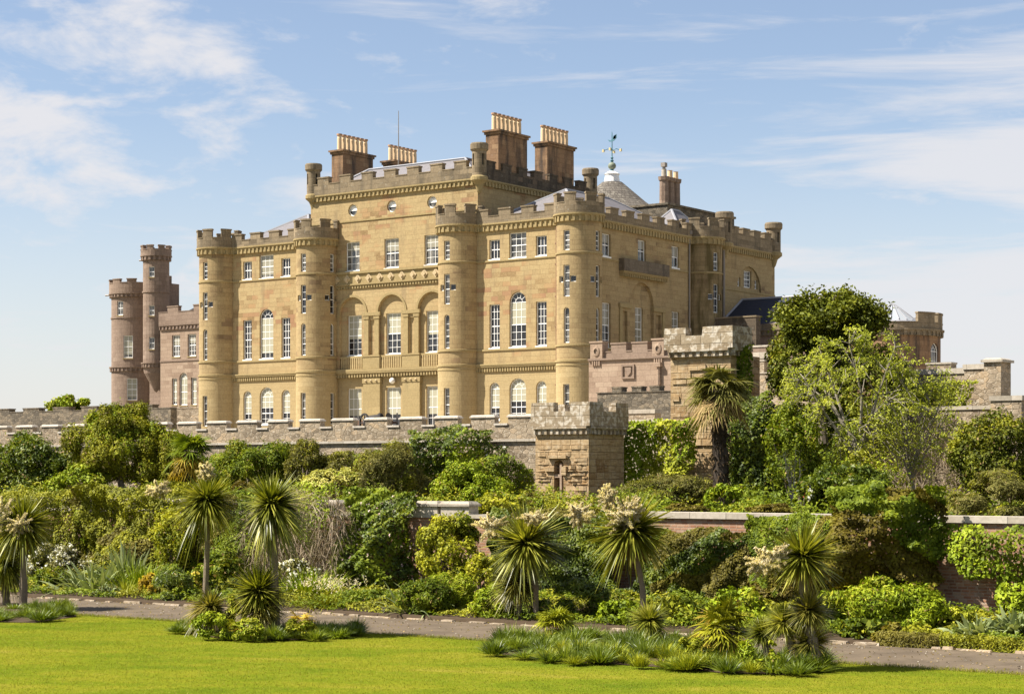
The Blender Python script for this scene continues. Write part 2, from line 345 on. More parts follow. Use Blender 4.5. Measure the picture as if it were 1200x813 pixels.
def block(mb, Mp, s0, s1, z0, z1, d0, d1, ds=None, m=0, mt=None, coping=0.0, over=0.03):
    """solid block from depth d0 to d1, optionally with an overhanging coping slab"""
    mt = m if mt is None else mt
    def solid(a0, a1, p, q, e0, e1, mm):
        ss = steps(a0, a1, (), ds)
        for a, b in zip(ss, ss[1:]):
            for e in (e0, e1):
                mb.face([Mp(a, p, e), Mp(b, p, e), Mp(b, q, e), Mp(a, q, e)], [(a, p), (b, p), (b, q), (a, q)], mm)
            for z in (p, q):
                mb.face([Mp(a, z, e0), Mp(b, z, e0), Mp(b, z, e1), Mp(a, z, e1)], [(a, e0), (b, e0), (b, e1), (a, e1)], mm)
        for a in (a0, a1):
            mb.face([Mp(a, p, e0), Mp(a, p, e1), Mp(a, q, e1), Mp(a, q, e0)], [(e0, p), (e1, p), (e1, q), (e0, q)], mm)
    if coping:
        solid(s0, s1, z0, z1 - coping, d0, d1, m); solid(s0 - over, s1 + over, z1 - coping, z1, d0 - over, d1 + over, mt)
    else: solid(s0, s1, z0, z1, d0, d1, m)
def battlement(mb, Mp, s0, s1, z0, zc, zm, merlons, d0, d1, ds=None, m=0, mt=None, cop=0.09):
    block(mb, Mp, s0, s1, z0, zc, d0, d1, ds, m)
    edges = [s0] + [e for ab in merlons for e in ab] + [s1]
    for a, b in zip(edges[0::2], edges[1::2]):
        if b - a > 0.05: block(mb, Mp, a + 0.002, b - 0.002, zc + 0.003, zc + 0.06, d0 - 0.03, d1 + 0.03, ds, mt if mt is not None else m)
    for a, b in merlons: block(mb, Mp, a, b, zc + 0.002, zm, d0 + 0.002, d1 - 0.002, ds, m, mt, cop, 0.04)
def corbels(mb, Mp, s0, s1, z0, z1, proj, pitch=0.42, w=0.26, ds=None, m=0, kind='arch', wrap=False):
    """projecting table carried on little arches (or dentils) with a thin ledge above"""
    n = max(1, round((s1 - s0) / pitch)); p = (s1 - s0) / n; ledge = 0.1
    ops = [Op(s0 + (i + 0.5) * p, min(w, p * 0.66), z0 + 0.002, z1 - ledge - 0.04, kind) for i in range(n)]
    wall(mb, lambda s, z, d: Mp(s, z, d - proj), s0, s1, z0, z1 - ledge, ops, proj - 0.01, 0, ds, m)
    wall(mb, lambda s, z, d: Mp(s, z, d - proj + min(.075, proj * .6)), s0, s1, z0 + .01, z1 - ledge - .01, (), 0, 0, ds, m)
    ss = steps(s0, s1, [o.a for o in ops] + [o.b for o in ops], ds)
    for a, b in zip(ss, ss[1:]):
        if any(o.a < (a + b) / 2 < o.b for o in ops): continue
        mb.face([Mp(a, z0, -proj), Mp(b, z0, -proj), Mp(b, z0, 0), Mp(a, z0, 0)], None, m)
    if not wrap:
        for a in (s0, s1): mb.face([Mp(a, z0, -proj), Mp(a, z1 - ledge, -proj), Mp(a, z1 - ledge, 0), Mp(a, z0, 0)], None, m)
    band(mb, Mp, s0, s1, z1 - ledge + 0.002, z1, proj + 0.06, 0, ds, m, caps=not wrap)

# ------------------------------------------------------------------ sash windows
WR = random.Random(8)
def sash(parent, Mp, op, cols, rows, depth=0.13, pane='pane_dark', blind=None, split=True, name='window', rows_arch=False, fw=0.055, gb=0.026, sill=True):
    """window > pane, blind, sill ; local x along the wall, y inward, z up"""
    if blind: blind = (min(.9, max(.02, blind[0] + WR.uniform(-.07, .09))),) + tuple(blind[1:])
    p0 = Vector(Mp(op.c, op.z0, depth)); t = (Vector(Mp(op.c + 0.01, op.z0, depth)) - p0); rz = math.atan2(t.y, t.x)
    w, h = op.w, op.z1 - op.z0; arch = op.kind == 'arch'; r = w / 2; hs = h - r if arch else h
    f = MB()
    def bar(x0, x1, z0, z1, y0=0.0, y1=0.05): f.box(x0, x1, y0, y1, z0, z1)
    bar(-r, -r + fw, 0, hs); bar(r - fw, r, 0, hs); bar(-r + fw, r - fw, 0, fw * 1.5)
    if not arch: bar(-r + fw, r - fw, h - fw, h)
    else:
        n = 10
        for i in range(n):
            a, b = PI * i / n, PI * (i + 1) / n
            for y0, y1 in ((0, 0), ):
                q = [(r * math.cos(a), 0, hs + r * math.sin(a)), (r * math.cos(b), 0, hs + r * math.sin(b)), ((r - fw) * math.cos(b), 0, hs + (r - fw) * math.sin(b)), ((r - fw) * math.cos(a), 0, hs + (r - fw) * math.sin(a))]
                f.face(q); f.face([q[2], q[3], (q[3][0], 0.05, q[3][2]), (q[2][0], 0.05, q[2][2])])
        def abar(rad, a0, a1, n=8):
            for i in range(n):
                a, b = a0 + (a1 - a0) * i / n, a0 + (a1 - a0) * (i + 1) / n
                f.face([((rad + gb / 2) * math.cos(a), 0.012, hs + (rad + gb / 2) * math.sin(a)), ((rad + gb / 2) * math.cos(b), 0.012, hs + (rad + gb / 2) * math.sin(b)),
                        ((rad - gb / 2) * math.cos(b), 0.012, hs + (rad - gb / 2) * math.sin(b)), ((rad - gb / 2) * math.cos(a), 0.012, hs + (rad - gb / 2) * math.sin(a))])
        if w > 0.6:
            bar(-r + fw, r - fw, hs - gb, hs + gb * .4, 0.008, 0.045)
            ri = r * 0.42; abar(ri, 0, PI)
            for k in range(1, cols + 2):
                a = PI * k / (cols + 2)
                d = Vector((math.cos(a), 0, math.sin(a))); nrm = Vector((-d.z, 0, d.x)) * gb / 2
                p, q = d * ri + Vector((0, 0.012, hs)), d * (r - fw * .5) + Vector((0, 0.012, hs))
                f.face([p + nrm, q + nrm, q - nrm, p - nrm])
    for k in range(1, cols):
        x = -r + fw + (w - 2 * fw) * k / cols; bar(x - gb / 2, x + gb / 2, fw * 1.5, hs, 0.01, 0.045)
    for k in range(1, rows):
        z = hs * k / rows; g = gb * (2.1 if split and k == rows // 2 else 1)
        bar(-r + fw, r - fw, z - g / 2, z + g / 2, 0.006 if g > gb else 0.012, 0.048)
    o = f.build(name, M['white_paint'], parent, loc=p0, rz=rz)
    g = MB(); ol = [(x - op.c, z - op.z0) for x, z in op.outline()]
    ta, tb = WR.uniform(-.02, .02), WR.uniform(-.012, .012); g.face([(x, 0.04 + ta * x + tb * (z - h / 2), z) for x, z in ol]); g.build('pane', M[pane], o)
    if blind:
        b = MB(); zb = h * blind[0]; kind = blind[1]
        pts = [(x, min(max(z, zb), (hs if len(blind) > 2 else h))) for x, z in ol]
        b.face([(x * 0.985, 0.0215, z) for x, z in pts]); b.build(kind, M[kind], o)
    if sill:
        s = MB(); s.box(-r - 0.04, r + 0.04, -depth - 0.04, 0.0, -0.09, -0.004); s.build('sill', M['white_paint' if sill == 'w' else 'stone_cornice'], o)
    return o

# ================================================================== THE CASTLE
ZT = 5.7                                        # castle terrace
VF = 99.55; TA, TB, TCx, TD = -98.03, -88.74, -76.41, -67.13; TV = 99.62; TR = 1.41
castle = thing('castle', 'honey sandstone castle with round corner towers, battlements and tall chimney stacks behind the parapet wall', 'castle', (-82.6, 107, ZT))
def part(mb, name, mats, **k):
    o = mb.build(name, [M[x] for x in (mats if isinstance(mats, (list, tuple)) else [mats])], None, **k)
    o.parent = castle; o.matrix_parent_inverse = Matrix.Translation(castle.location).inverted()
    return o
class CastleHook:                               # windows are placed in site coordinates, then parented
    pass
def win(Mp, op, cols, rows, **k):
    o = sash(None, Mp, op, cols, rows, **k); o.parent = castle; o.matrix_parent_inverse = Matrix.Translation(castle.location).inverted(); return o

Z_MOD0, Z_MOD, Z_S2, Z_S3, Z_C0, Z_C1 = 10.5, 11.0, 11.95, 17.6, 19.47, 19.97

def round_tower(uc, vc, seed, phis, name='round_tower', r=TR, dark=False):
    rnd = random.Random(seed); Mp = m_round(uc, vc, r); L = 2 * PI * r; s0, s1 = -L / 2, L / 2; ds = 0.16
    ops = []; spec = []
    for ph in phis:
        c = R(ph) * r
        g = [('rect', Op(c, .46, 17.7, 18.93)), ('slit', Op(c, .46, 14.86, 16.8)), ('lan', Op(c, .42, 12.02, 14.2, 'arch')), ('rect', Op(c, .46, 7.35, 9.5)),
             ('arm', Op(c - .45, .40, 15.74, 16.14)), ('arm', Op(c + .45, .40, 15.74, 16.14))]
        ops += [o for _, o in g]; spec += g
    mb = MB(); wall(mb, Mp, s0, s1, Z_MOD, Z_C0 + .05, [o for o in ops if o.z0 > Z_MOD], .2, 0, ds, 0)
    Mb = m_round(uc, vc, r + 0.03)
    lo = [o for o in ops if o.z0 < Z_MOD]; k = (r + .03) / r
    wall(mb, Mb, s0 * k, s1 * k, ZT - .3, Z_MOD - .01, [Op(o.c * k, o.w, o.z0, o.z1, o.kind) for o in lo], .22, 0, ds, 1)
    tw = part(mb, name, ['stone_mossy' if dark else 'stone_tower', 'stone_mossy' if dark else 'stone_plain'])
    def sub(mb, nm, mats):
        o = mb.build(nm, [M[x] for x in (mats if isinstance(mats, (list, tuple)) else [mats])]); o.parent = tw; return o
    st = MB()
    for z, h, p in ((Z_S2 - .12, .12, .07), (Z_MOD - .13, .13, .09), (10.62, .07, .06), (Z_S3 - .1, .1, .06)): band(st, Mp, s0, s1, z, z + h, p, .05, ds, 0, .03, False)
    sub(st, 'string_course', 'stone_cornice')
    cb = MB(); corbels(cb, Mp, s0, s1, Z_C0, Z_C1, .16, .36, .22, ds, 0, 'arch', True); sub(cb, 'corbel_course', 'stone_cornice')
    bt = MB(); rp = r + .17; Mt = m_round(uc, vc, rp); Lp = 2 * PI * rp; n = 7
    mer = [(-Lp / 2 + (i + .5) * Lp / n - Lp / n * .26 , -Lp / 2 + (i + .5) * Lp / n + Lp / n * .26) for i in range(n)]
    battlement(bt, Mt, -Lp / 2, Lp / 2, Z_C1 + .003, 20.6, 21.25, mer, 0, .3, ds, 0, 1, .1)
    tilt = R(12)
    o = sub(bt, 'battlement', ['stone_parapet', 'stone_parapet'])
    # turn the merlons so that two face the garden
    o.location = (uc, vc, 0); o.data.transform(Matrix.Translation((-uc, -vc, 0))); o.rotation_euler = (0, 0, tilt)
    tf = MB(); tf.lathe(uc, vc, [(r + .1, 20.25), (0, 20.4)], 20); sub(tf, 'tower_roof', 'lead')
    for kd, op in spec:
        k = dict(sill=False, depth=.12, fw=.045, gb=.024)
        if kd == 'rect': sash(tw, Mp, op, 1, 4, pane='pane_mid', **k)
        elif kd == 'slit': sash(tw, Mp, op, 1, 4, pane='pane_mid' if rnd.random() < .5 else 'pane_dark', name='cross_loop', **k)
        elif kd == 'lan': sash(tw, Mp, op, 1, 5, pane='pane_mid', **k)
        else: sash(tw, Mp, op, 1, 1, name='cross_loop', **dict(k, fw=.035))
    return tw
towers = [round_tower(TA, TV, 1, (0, -90)), round_tower(TB, TV, 2, (0, 90)), round_tower(TCx, TV, 3, (0, -90)), round_tower(TD, TV, 4, (0, 90))]
round_tower(TD, 114.5, 5, (75,), dark=True)

# ---- the two three-window bays
Mf = m_front(VF)
for k, (ua, ub) in enumerate(((TA, TB), (TCx, TD))):
    c = (ua + ub) / 2; a, b = ua + .9, ub - .9
    r3 = [Op(c - 1.82, .84, 17.66, 18.92), Op(c, 1.34, 17.64, 19.26), Op(c + 1.82, .84, 17.66, 18.92)]
    r2 = [Op(c - 1.82, .82, 12.02, 14.8), Op(c, 1.3, 12.02, 15.5, 'arch'), Op(c + 1.82, .82, 12.02, 14.8)]
    r1 = [Op(c - 1.82, .8, 7.45, 9.82, 'arch'), Op(c, 1.3, 7.45, 10.04, 'arch'), Op(c + 1.82, .8, 7.45, 9.82, 'arch')]
    mb = MB(); wall(mb, Mf, a, b, Z_MOD, Z_C0 + .05, r3 + r2, .24, 0); wall(mb, Mf, a, b, ZT - .3, Z_MOD - .01, r1, .24, 0, None, 1)
    part(mb, 'wall', ['stone_honey', 'stone_plain'])
    for z0_, z1_, p_ in ((Z_S3 - .1, Z_S3, .06), (Z_S2 - .12, Z_S2, .07), (Z_MOD - .1, Z_MOD, .2)):
        st = MB(); band(st, Mf, a, b, z0_, z1_, p_, .05, slope=.02); part(st, 'string_course', 'stone_cornice')
    cb = MB(); corbels(cb, Mf, a, b, Z_MOD0, Z_MOD - .103, .1, .2, .1, None, 0, 'rect'); part(cb, 'dentil_course', 'stone_cornice')
    cb = MB(); corbels(cb, Mf, a, b, Z_C0, Z_C1, .16, .38, .24); part(cb, 'corbel_course', 'stone_cornice')
    bt = MB(); mm = [(c + q * 1.78 + (-.47), c + q * 1.78 + .47) for q in (-1.5, -.5, .5, 1.5)]; mm = [(max(x, a), min(y, b)) for x, y in mm]
    battlement(bt, Mf, a, b, Z_C1 + .003, 20.38, 20.88, mm, -.2, .15); part(bt, 'battlement', 'stone_parapet')
    for i, op in enumerate(r3):
        win(Mf, op, 3, 2 if i != 1 else 4, pane='pane_dark' if i != 1 else 'pane_mid', blind=(.08, 'curtain') if i == 1 and k == 0 else None, sill='w')
    for i, op in enumerate(r2): win(Mf, op, 3, 6, blind=((.03 if k == 0 else .36), 'blind', 0) if i == 1 else None, sill='w')
    if True:
        for i, op in enumerate(r1): win(Mf, op, 3 if i == 1 else 2, 5, blind=(.36 + .06 * (i == 1), 'blind'), sill='w')

# ---- taller centre block
VC = VF + .6; VR = VC + .2; UC = -82.58; SP = 3.42
Mc, Mr = m_front(VC), m_front(VR)
a, b = TB + .9, TCx - .9
cen = [UC - SP, UC, UC + SP]
pil = [UC - SP / 2, UC + SP / 2]
w3 = [Op(x, 1.24, 17.74, 19.7) for x in cen]; w2 = [Op(x, 1.26, 12.0, 14.74) for x in cen]; w1 = [Op(x, 1.24, 7.0, 9.78) for x in cen]
oc = [Op(x, .8, 21.45, 22.25, 'round') for x in cen]
arch = [Op(x, 2.3, Z_MOD + .1, 15.95, 'arch') for x in cen]
niche = [Op(x, .42, 12.0, 14.36) for x in pil]
mb = MB()
UL, UR = UC - 7.2, UC + 7.2
wall(mb, Mc, a, b, Z_MOD, 20.0, w3 + arch + niche, .2, 0)
for n_ in niche: wall(mb, m_front(VC + .13), n_.a - .05, n_.b + .05, n_.z0 - .1, n_.z1 + .1)
wall(mb, Mr, a, b, Z_MOD, 16.2, w2, .22, 0)
wall(mb, Mr, a, b, ZT - .3, Z_MOD - .02, w1, .22, 0, None, 1)
wall(mb, Mc, UL, UR, 20.0, 22.7, oc, .3, 0)
Ms = m_side(UR); Ml = m_left(UL)
VB = 113.2
wall(mb, Ms, VC, VB, 18.5, 22.7); wall(mb, Ml, VC, VB, 18.5, 22.7); wall(mb, m_front(VB), UL, UR, 18.5, 22.7)
part(mb, 'wall', ['stone_honey', 'stone_plain'])
def course(nm, *a_, **k_):
    mb = MB(); band(mb, *a_, **k_); part(mb, nm, 'stone_cornice')
course('string_course', Mc, a, b, 17.52, 17.68, .2, .1, slope=.03); course('string_course', Mc, UL, UR, 21.06, 21.16, .06, .05); course('string_course', Mc, a, b, 16.85, 17.518, .08, .1); course('string_course', Mc, a, b, Z_MOD - .12, Z_MOD + .06, .24, .3)
for p in pil:
    course('pilaster', Mc, p - .74, p + .74, Z_MOD + .07, 11.86, .12, .3); course('pilaster', Mc, p - .78, p + .78, 11.863, 11.97, .16, .3)
    for q in (-.45, .45): course('pilaster', Mc, p + q - .19, p + q + .19, 11.973, 14.4, .07, .02); course('pilaster', Mc, p + q - .24, p + q + .24, 14.403, 14.62, .11, .02)
    course('pilaster', Mc, p - .78, p + .78, 14.623, 14.86, .14, .02)
    course('pilaster', Mr, p - .73, p + .73, ZT, 10.1, .26, .02); course('pilaster', Mr, p - .78, p + .78, 10.103, 10.45, .3, .02)
for x in cen:
    course('sill_course', Mc, x - 1.15, x + 1.15, 11.82, 11.95, .02, .3)
for x, s in ((cen[0], -1), (cen[2], 1)): course('sill_course', Mc, x + s * 1.17 - .1, x + s * 1.17 + .1, 14.62, 14.84, .1, .02)
for x in cen:                                   # hood moulding over each blind arch
    hd = MB(); r0, r1 = 1.16, 1.32
    for i in range(16):
        t0, t1 = PI * i / 16, PI * (i + 1) / 16
        P = lambda r, t, y: (x + r * math.cos(t), VC + y, 14.8 + r * math.sin(t))
        hd.face([P(r0, t0, -.06), P(r0, t1, -.06), P(r1, t1, -.06), P(r1, t0, -.06)]); hd.face([P(r1, t0, -.06), P(r1, t1, -.06), P(r1, t1, .02), P(r1, t0, .02)]); hd.face([P(r0, t0, -.06), P(r0, t1, -.06), P(r0, t1, .02), P(r0, t0, .02)])
    part(hd, 'arch_moulding', 'stone_cornice')
    bl = MB(); n = 11
    for i in range(n):
        u = x - 1.05 + 2.1 * (i + .5) / n; bl.box(u - .06, u + .06, VC - .02, VC + .08, Z_MOD + .065, 11.815)
    part(bl, 'balustrade', 'stone_plain')
dm = MB(); n = 11
for i in range(n):
    u = a + (b - a) * (i + .5) / n; z = 17.18
    for h, p in ((.32, .13), (.16, .21)):
        q = [(u - h * .9, z), (u, z - h), (u + h * .9, z), (u, z + h)]
        dm.face([(x, VC - p, y) for x, y in q])
        for e in range(4):
            (x0, y0), (x1, y1) = q[e], q[(e + 1) % 4]; dm.face([(x0, VC - p, y0), (x1, VC - p, y1), (x1, VC - .08, y1), (x0, VC - .08, y0)])
part(dm, 'diamond_frieze', 'stone_light')
pr = MB()
for p in pil:                                   # carved rosettes on the pilaster caps
    for q in (-.45, 0, .45):
        pr.lathe(p + q, VR - .3, [(.07, 10.2), (.11, 10.25), (.07, 10.32), (0, 10.34)], 8)
part(pr, 'carved_rosettes', 'stone_light')
for z0_, z1_, p_ in ((16.53, 16.85, .1), (Z_MOD0, Z_MOD - .123, .16)):
    cb = MB(); corbels(cb, Mc, a, b, z0_, z1_, p_, .24, .13, None, 0, 'rect'); part(cb, 'dentil_course', 'stone_cornice')
cb = MB(); corbels(cb, Mc, UL, UR, 22.65, 23.08, .16, .36, .23); corbels(cb, Ms, VC, VB, 22.65, 23.08, .16, .36, .23); corbels(cb, Ml, VC, VB, 22.65, 23.08, .16, .36, .23)
part(cb, 'corbel_course', 'stone_cornice')
def even(a, b, n, w): p = (b - a) / n; return [(a + (i + .5) * p - w / 2, a + (i + .5) * p + w / 2) for i in range(n)]
bt = MB(); battlement(bt, Mc, UL + .3, UR - .3, 23.083, 23.78, 24.3, even(UL + .3, UR - .3, 7, .98), -.2, .15)
part(bt, 'battlement', 'stone_parapet')
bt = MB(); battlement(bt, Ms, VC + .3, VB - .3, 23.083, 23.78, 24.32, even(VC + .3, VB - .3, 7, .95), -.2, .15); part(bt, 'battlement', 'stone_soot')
bt = MB(); battlement(bt, Ml, VC + .3, VB - .3, 23.083, 23.78, 24.3, even(VC + .3, VB - .3, 7, .95), -.2, .15); part(bt, 'battlement', 'stone_parapet')
def bartizan(u, v, ztop, sc=1.0):
    r = .47 * sc; zb = ztop - 2.1; mb = MB(); Mp = m_round(u, v, r); L = 2 * PI * r
    ops = [Op(R(ph) * r, .16, zb + .65, zb + 1.4) for ph in (-20, 70, 160)]
    wall(mb, Mp, -L / 2, L / 2, zb, ztop - .55, ops, .12, 0, .12)
    mb.lathe(u, v, [(r - .12, zb + .6), (r - .12, zb + 1.5)], 12, 1)
    mb.lathe(u, v, [(0, zb - 1.2), (.16, zb - 1.0), (.3, zb - .55), (r + .1, zb - .3), (r + .1, zb - .08), (r, zb)], 18, 2)
    mb.lathe(u, v, [(r, ztop - .55), (r + .12, ztop - .42), (r + .13, ztop - .1), (r + .08, ztop), (0, ztop + .06)], 18, 0)
    part(mb, 'bartizan', ['stone_parapet', 'pane_dark', 'stone_cornice'])
for u, v in ((UL + .12, VC + .15), (UR + .05, VC + .1), (UR + .05, VB), (UL + .12, VB)): bartizan(u, v, 25.33)
for i, op in enumerate(w3): win(Mc, op, 3, 4, pane='pane_mid', blind=(.5, 'curtain') if i else (.66, 'curtain'), sill='w')
for op in w2: win(Mr, op, 3, 6, blind=(.40, 'blind'), sill='w')
for op in w1: win(Mr, op, 3, 4, blind=(.36, 'blind'), sill='w')
for op in oc:
    f = MB(); r = .4
    for i in range(20):
        t0, t1 = 2 * PI * i / 20, 2 * PI * (i + 1) / 20; P = lambda q, t: (q * math.cos(t), 0, q * math.sin(t)); f.face([P(r, t0), P(r, t1), P(r - .07, t1), P(r - .07, t0)])
    f.box(-.34, .34, 0, .03, -.03, .02); f.box(-.02, .02, 0.002, .03, .02, .34); f.box(-.3, .3, .02, .04, .03, .28)
    o = f.build('round_window', M['white_paint'], None, loc=(op.c, VC + .14, 21.85)); o.parent = castle; o.matrix_parent_inverse = Matrix.Translation(castle.location).inverted()
    g = MB(); g.face([(.39 * math.cos(2 * PI * i / 20), .05, .39 * math.sin(2 * PI * i / 20)) for i in range(20)]); g.build('pane', M['pane_mid'], o)
# roofs
rf = MB(); z0, z1 = 23.2, 24.95; A = [(UL + .3, VC + .3), (UR - .3, VC + .3), (UR - .3, VB - .3), (UL + .3, VB - .3)]; Bq = [(UL + 3.0, VC + 2.6), (UR - 3.0, VC + 2.6), (UR - 3.0, VB - 2.6), (UL + 3.0, VB - 2.6)]
for i in range(4):
    j = (i + 1) % 4; rf.face([(*A[i], z0), (*A[j], z0), (*Bq[j], z1), (*Bq[i], z1)], None, 0)
rf.face([(*q, z1) for q in Bq], None, 1)
for i in range(4):
    rf.tube([(*A[i], z0 + .05), (*Bq[i], z1 + .05)], [.07, .07], 5, 1); j = (i + 1) % 4; rf.tube([(*Bq[i], z1 + .05), (*Bq[j], z1 + .05)], [.07, .07], 5, 1)
part(rf, 'roof', ['slate', 'lead'])
def hip(u0, u1, v0, v1, z0, z1, ins, name='roof', mats=('slate', 'lead')):
    rf = MB(); A = [(u0, v0), (u1, v0), (u1, v1), (u0, v1)]
    if v1 - v0 > u1 - u0: m = (u0 + u1) / 2; B = [(m, v0 + ins), (m, v1 - ins)]; F = [(0, 1, [0]), (1, 2, [1, 0]), (2, 3, [1]), (3, 0, [0, 1])]
    else: m = (v0 + v1) / 2; B = [(u0 + ins, m), (u1 - ins, m)]; F = [(0, 1, [1, 0]), (1, 2, [1]), (2, 3, [0, 1]), (3, 0, [0])]
    for i, j, tp in F: rf.face([(*A[i], z0), (*A[j], z0)] + [(*B[k], z1) for k in tp], None, 0)
    rf.tube([(*B[0], z1), (*B[1], z1)], [.09, .09], 5, 1)
    hh = [(0, 0), (1, 0), (2, 1), (3, 1)] if v1 - v0 > u1 - u0 else [(0, 0), (3, 0), (1, 1), (2, 1)]
    for i, k in hh: rf.tube([(*A[i], z0), (*B[k], z1)], [.08, .08], 5, 1)
    return part(rf, name, list(mats))
hip(-75.2, -67.5, VF + .6, 113.6, 20.1, 22.5, 4.2)
hip(TA + .3, UL - .1, VF + .6, 113.6, 20.1, 22.6, 4.2)

# chimney stacks
def stack(u0, u1, v0, v1, zb, zt, pots, front, sidem, ph=1.15):
    mb = MB(); mb.box(u0, u1, v0, v1, zb, zt - .28); mb.box(u0 - .08, u1 + .08, v0 - .08, v1 + .08, zt - .277, zt - .12); mb.box(u0 - .17, u1 + .17, v0 - .17, v1 + .17, zt - .117, zt)
    o = part(mb, 'chimney_stack', [front])
    for i in range(pots):
        p = MB(); vv = v0 + (v1 - v0) * (i + .5) / pots; uu = (u0 + u1) / 2
        p.lathe(0, 0, [(.17, 0), (.165, ph * .75), (.145, ph * .78), (.15, ph * .9)], 10, 0); p.lathe(0, 0, [(.15, ph * .9), (.2, ph * .91), (.2, ph), (.12, ph)], 10, 1)
        q = p.build('chimney_pot', [M['pot_clay'], M['pot_rim']], o, loc=(uu, vv, zt))
for mir in (0, 1):
    for v0, v1 in ((102.35, 105.6), (107.95, 111.15)):
        u0, u1 = (UR - 1.0, UR + .03) if not mir else (UL - .03, UL + 1.0)
        stack(u0, u1, v0, v1, 22.8, 26.55, 7, 'stone_chimney', 'stone_soot')

# ---- right hand face
Ms = m_side(TD); v0, v1 = TV + .9, 113.6; vm = 106.9
sv = [vm - 4.2, vm, vm + 4.2]
r3 = [Op(v, .95, 17.72, 19.15) for v in sv]; r2 = [Op(v, .96, 11.98, 14.8) for v in sv]; r1 = [Op(v, .96, 7.4, 9.8) for v in sv]
mb = MB()
ar = Op(vm, 2.9, 11.98, 16.4, 'arch'); nc = [Op(vm - 2.05, .62, 12.0, 14.42), Op(vm + 2.05, .62, 12.0, 14.42)]
wall(mb, Ms, v0, v1, ZT - .3, Z_C0 + .05, r3 + [r2[0], r2[2], ar] + nc + r1, .24)
wall(mb, m_side(TD - .22), vm - 1.6, vm + 1.6, 11.8, 16.6, [r2[1]], .2)
for n_ in nc: wall(mb, m_side(TD - .2), n_.a - .05, n_.b + .05, n_.z0 - .1, n_.z1 + .1)
part(mb, 'wall', 'stone_tower')
for nm_, a_, b_, z0_, z1_, p_ in (('string_course', v0, vm - 2.8, Z_S3 - .1, Z_S3, .06), ('string_course', vm + 2.8, v1, Z_S3 - .1, Z_S3, .06), ('string_course', v0, v1, Z_S2 - .12, Z_S2, .07), ('string_course', v0, v1, Z_MOD - .1, Z_MOD, .2),
        ('impost', vm - 2.8, vm - 1.3, 14.62, 14.88, .14), ('impost', vm + 1.3, vm + 2.8, 14.62, 14.88, .14), ('pilaster', vm - 2.75, vm - 2.45, 11.98, 14.61, .1), ('pilaster', vm + 2.45, vm + 2.75, 11.98, 14.61, .1)):
    st = MB(); band(st, Ms, a_, b_, z0_, z1_, p_, .02); part(st, nm_, 'stone_cornice')
bl = MB(); band(bl, Ms, vm - 2.75, vm + 2.75, 16.95, 17.72, .42, .02, m=0); corbels(bl, Ms, vm - 2.7, vm + 2.7, 16.6, 16.948, .3, .22, .12, None, 1, 'rect'); part(bl, 'balcony_front', ['stone_balcony', 'stone_cornice'])
cb = MB(); corbels(cb, Ms, v0, v1, Z_C0, Z_C1, .16, .34, .2); part(cb, 'corbel_course', 'stone_cornice')
bt = MB(); battlement(bt, Ms, v0, v1, Z_C1 + .003, 20.35, 20.85, even(v0, v1, 7, .95), -.2, .15); part(bt, 'battlement', 'stone_parapet')
for i, op in enumerate(r3): win(Ms, op, 2, 2, pane='pane_mid', blind=(.55, 'curtain'), sill='w')
win(Ms, r2[0], 2, 6, pane='pane_mid', blind=(.5, 'curtain'), sill='w'); win(m_side(TD - .22), r2[1], 2, 6, pane='pane_mid', sill='w', blind=(.1, 'curtain')); win(Ms, r2[2], 2, 6, pane='pane_mid', sill='w', blind=(.1, 'curtain'))
pp = MB(); pp.tube([(TD + .1, 112.75, 20.2), (TD + .1, 112.75, 6)], [.06, .06], 6); pp.box(TD + .02, TD + .25, 112.6, 112.9, 20.1, 20.35); part(pp, 'downpipe', 'iron_grey')
pp = MB(); pp.tube([(TD - 1.62, VF - .06, 19.4), (TD - 1.62, VF - .06, 6)], [.045, .045], 6)
for z in (7.6, 9.5, 13.1, 15.0, 17.0, 18.3): pp.box(TD - 1.7, TD - 1.54, VF - .12, VF, z, z + .08)
part(pp, 'downpipe', 'iron_rust')
# ---- rear block beyond the side face
UB = TD + .1; v0, v1 = 115.4, 124.75; Mb_ = m_side(UB)
lun = Op(121.0, 3.5, 16.9, 18.65, 'arch'); mb = MB()
wall(mb, Mb_, v0, v1, ZT - .3, 19.5, [lun], .14)
lw = [Op(121.0, 1.1, 17.15, 18.35), Op(119.75, .45, 17.15, 17.8), Op(122.25, .45, 17.15, 17.8)]
wall(mb, m_side(UB - .14), 119.0, 123.0, 16.8, 18.8, lw, .15)
wall(mb, m_front(v1), -76, UB, ZT, 19.5); wall(mb, m_front(v0), -76, UB, ZT, 19.5)
part(mb, 'wall', 'stone_tower')
st = MB(); band(st, Mb_, v0 + .7, v1, 16.78, 16.9, .06, .05); part(st, 'string_course', 'stone_cornice')
cb = MB(); corbels(cb, Mb_, v0 + .5, v1, 19.42, 19.88, .16, .3, .17); part(cb, 'corbel_course', 'stone_cornice')
bt = MB(); battlement(bt, Mb_, v0 + .5, v1 - .3, 19.883, 20.75, 21.25, even(v0 + .9, v1 - .6, 5, .95), -.2, .15); battlement(bt, m_front(v1 - .2), -76, UB, 19.883, 20.75, 21.25, even(-76, UB, 5, .95), -.1, .2); part(bt, 'battlement', 'stone_parapet')
for u, v in ((UB + .02, 117.45), (UB + .02, 124.55)): bartizan(u, v, 22.1, 1.1)
for i, op in enumerate(lw): win(m_side(UB - .14), op, 3 if i == 0 else 1, 4 if i == 0 else 2, pane='pane_mid', sill=False)
pp = MB(); pp.tube([(UB + .1, 117.2, 19.5), (UB + .1, 117.2, 6)], [.09, .09], 6); part(pp, 'downpipe', 'iron_grey')
mb = MB(); mb.box(-78, -70.5, 115.6, 125, 19.5, 22.7); mb.box(-78, -70.4, 115.5, 125.1, 22.703, 22.85); part(mb, 'rear_attic', 'rubble_dark')
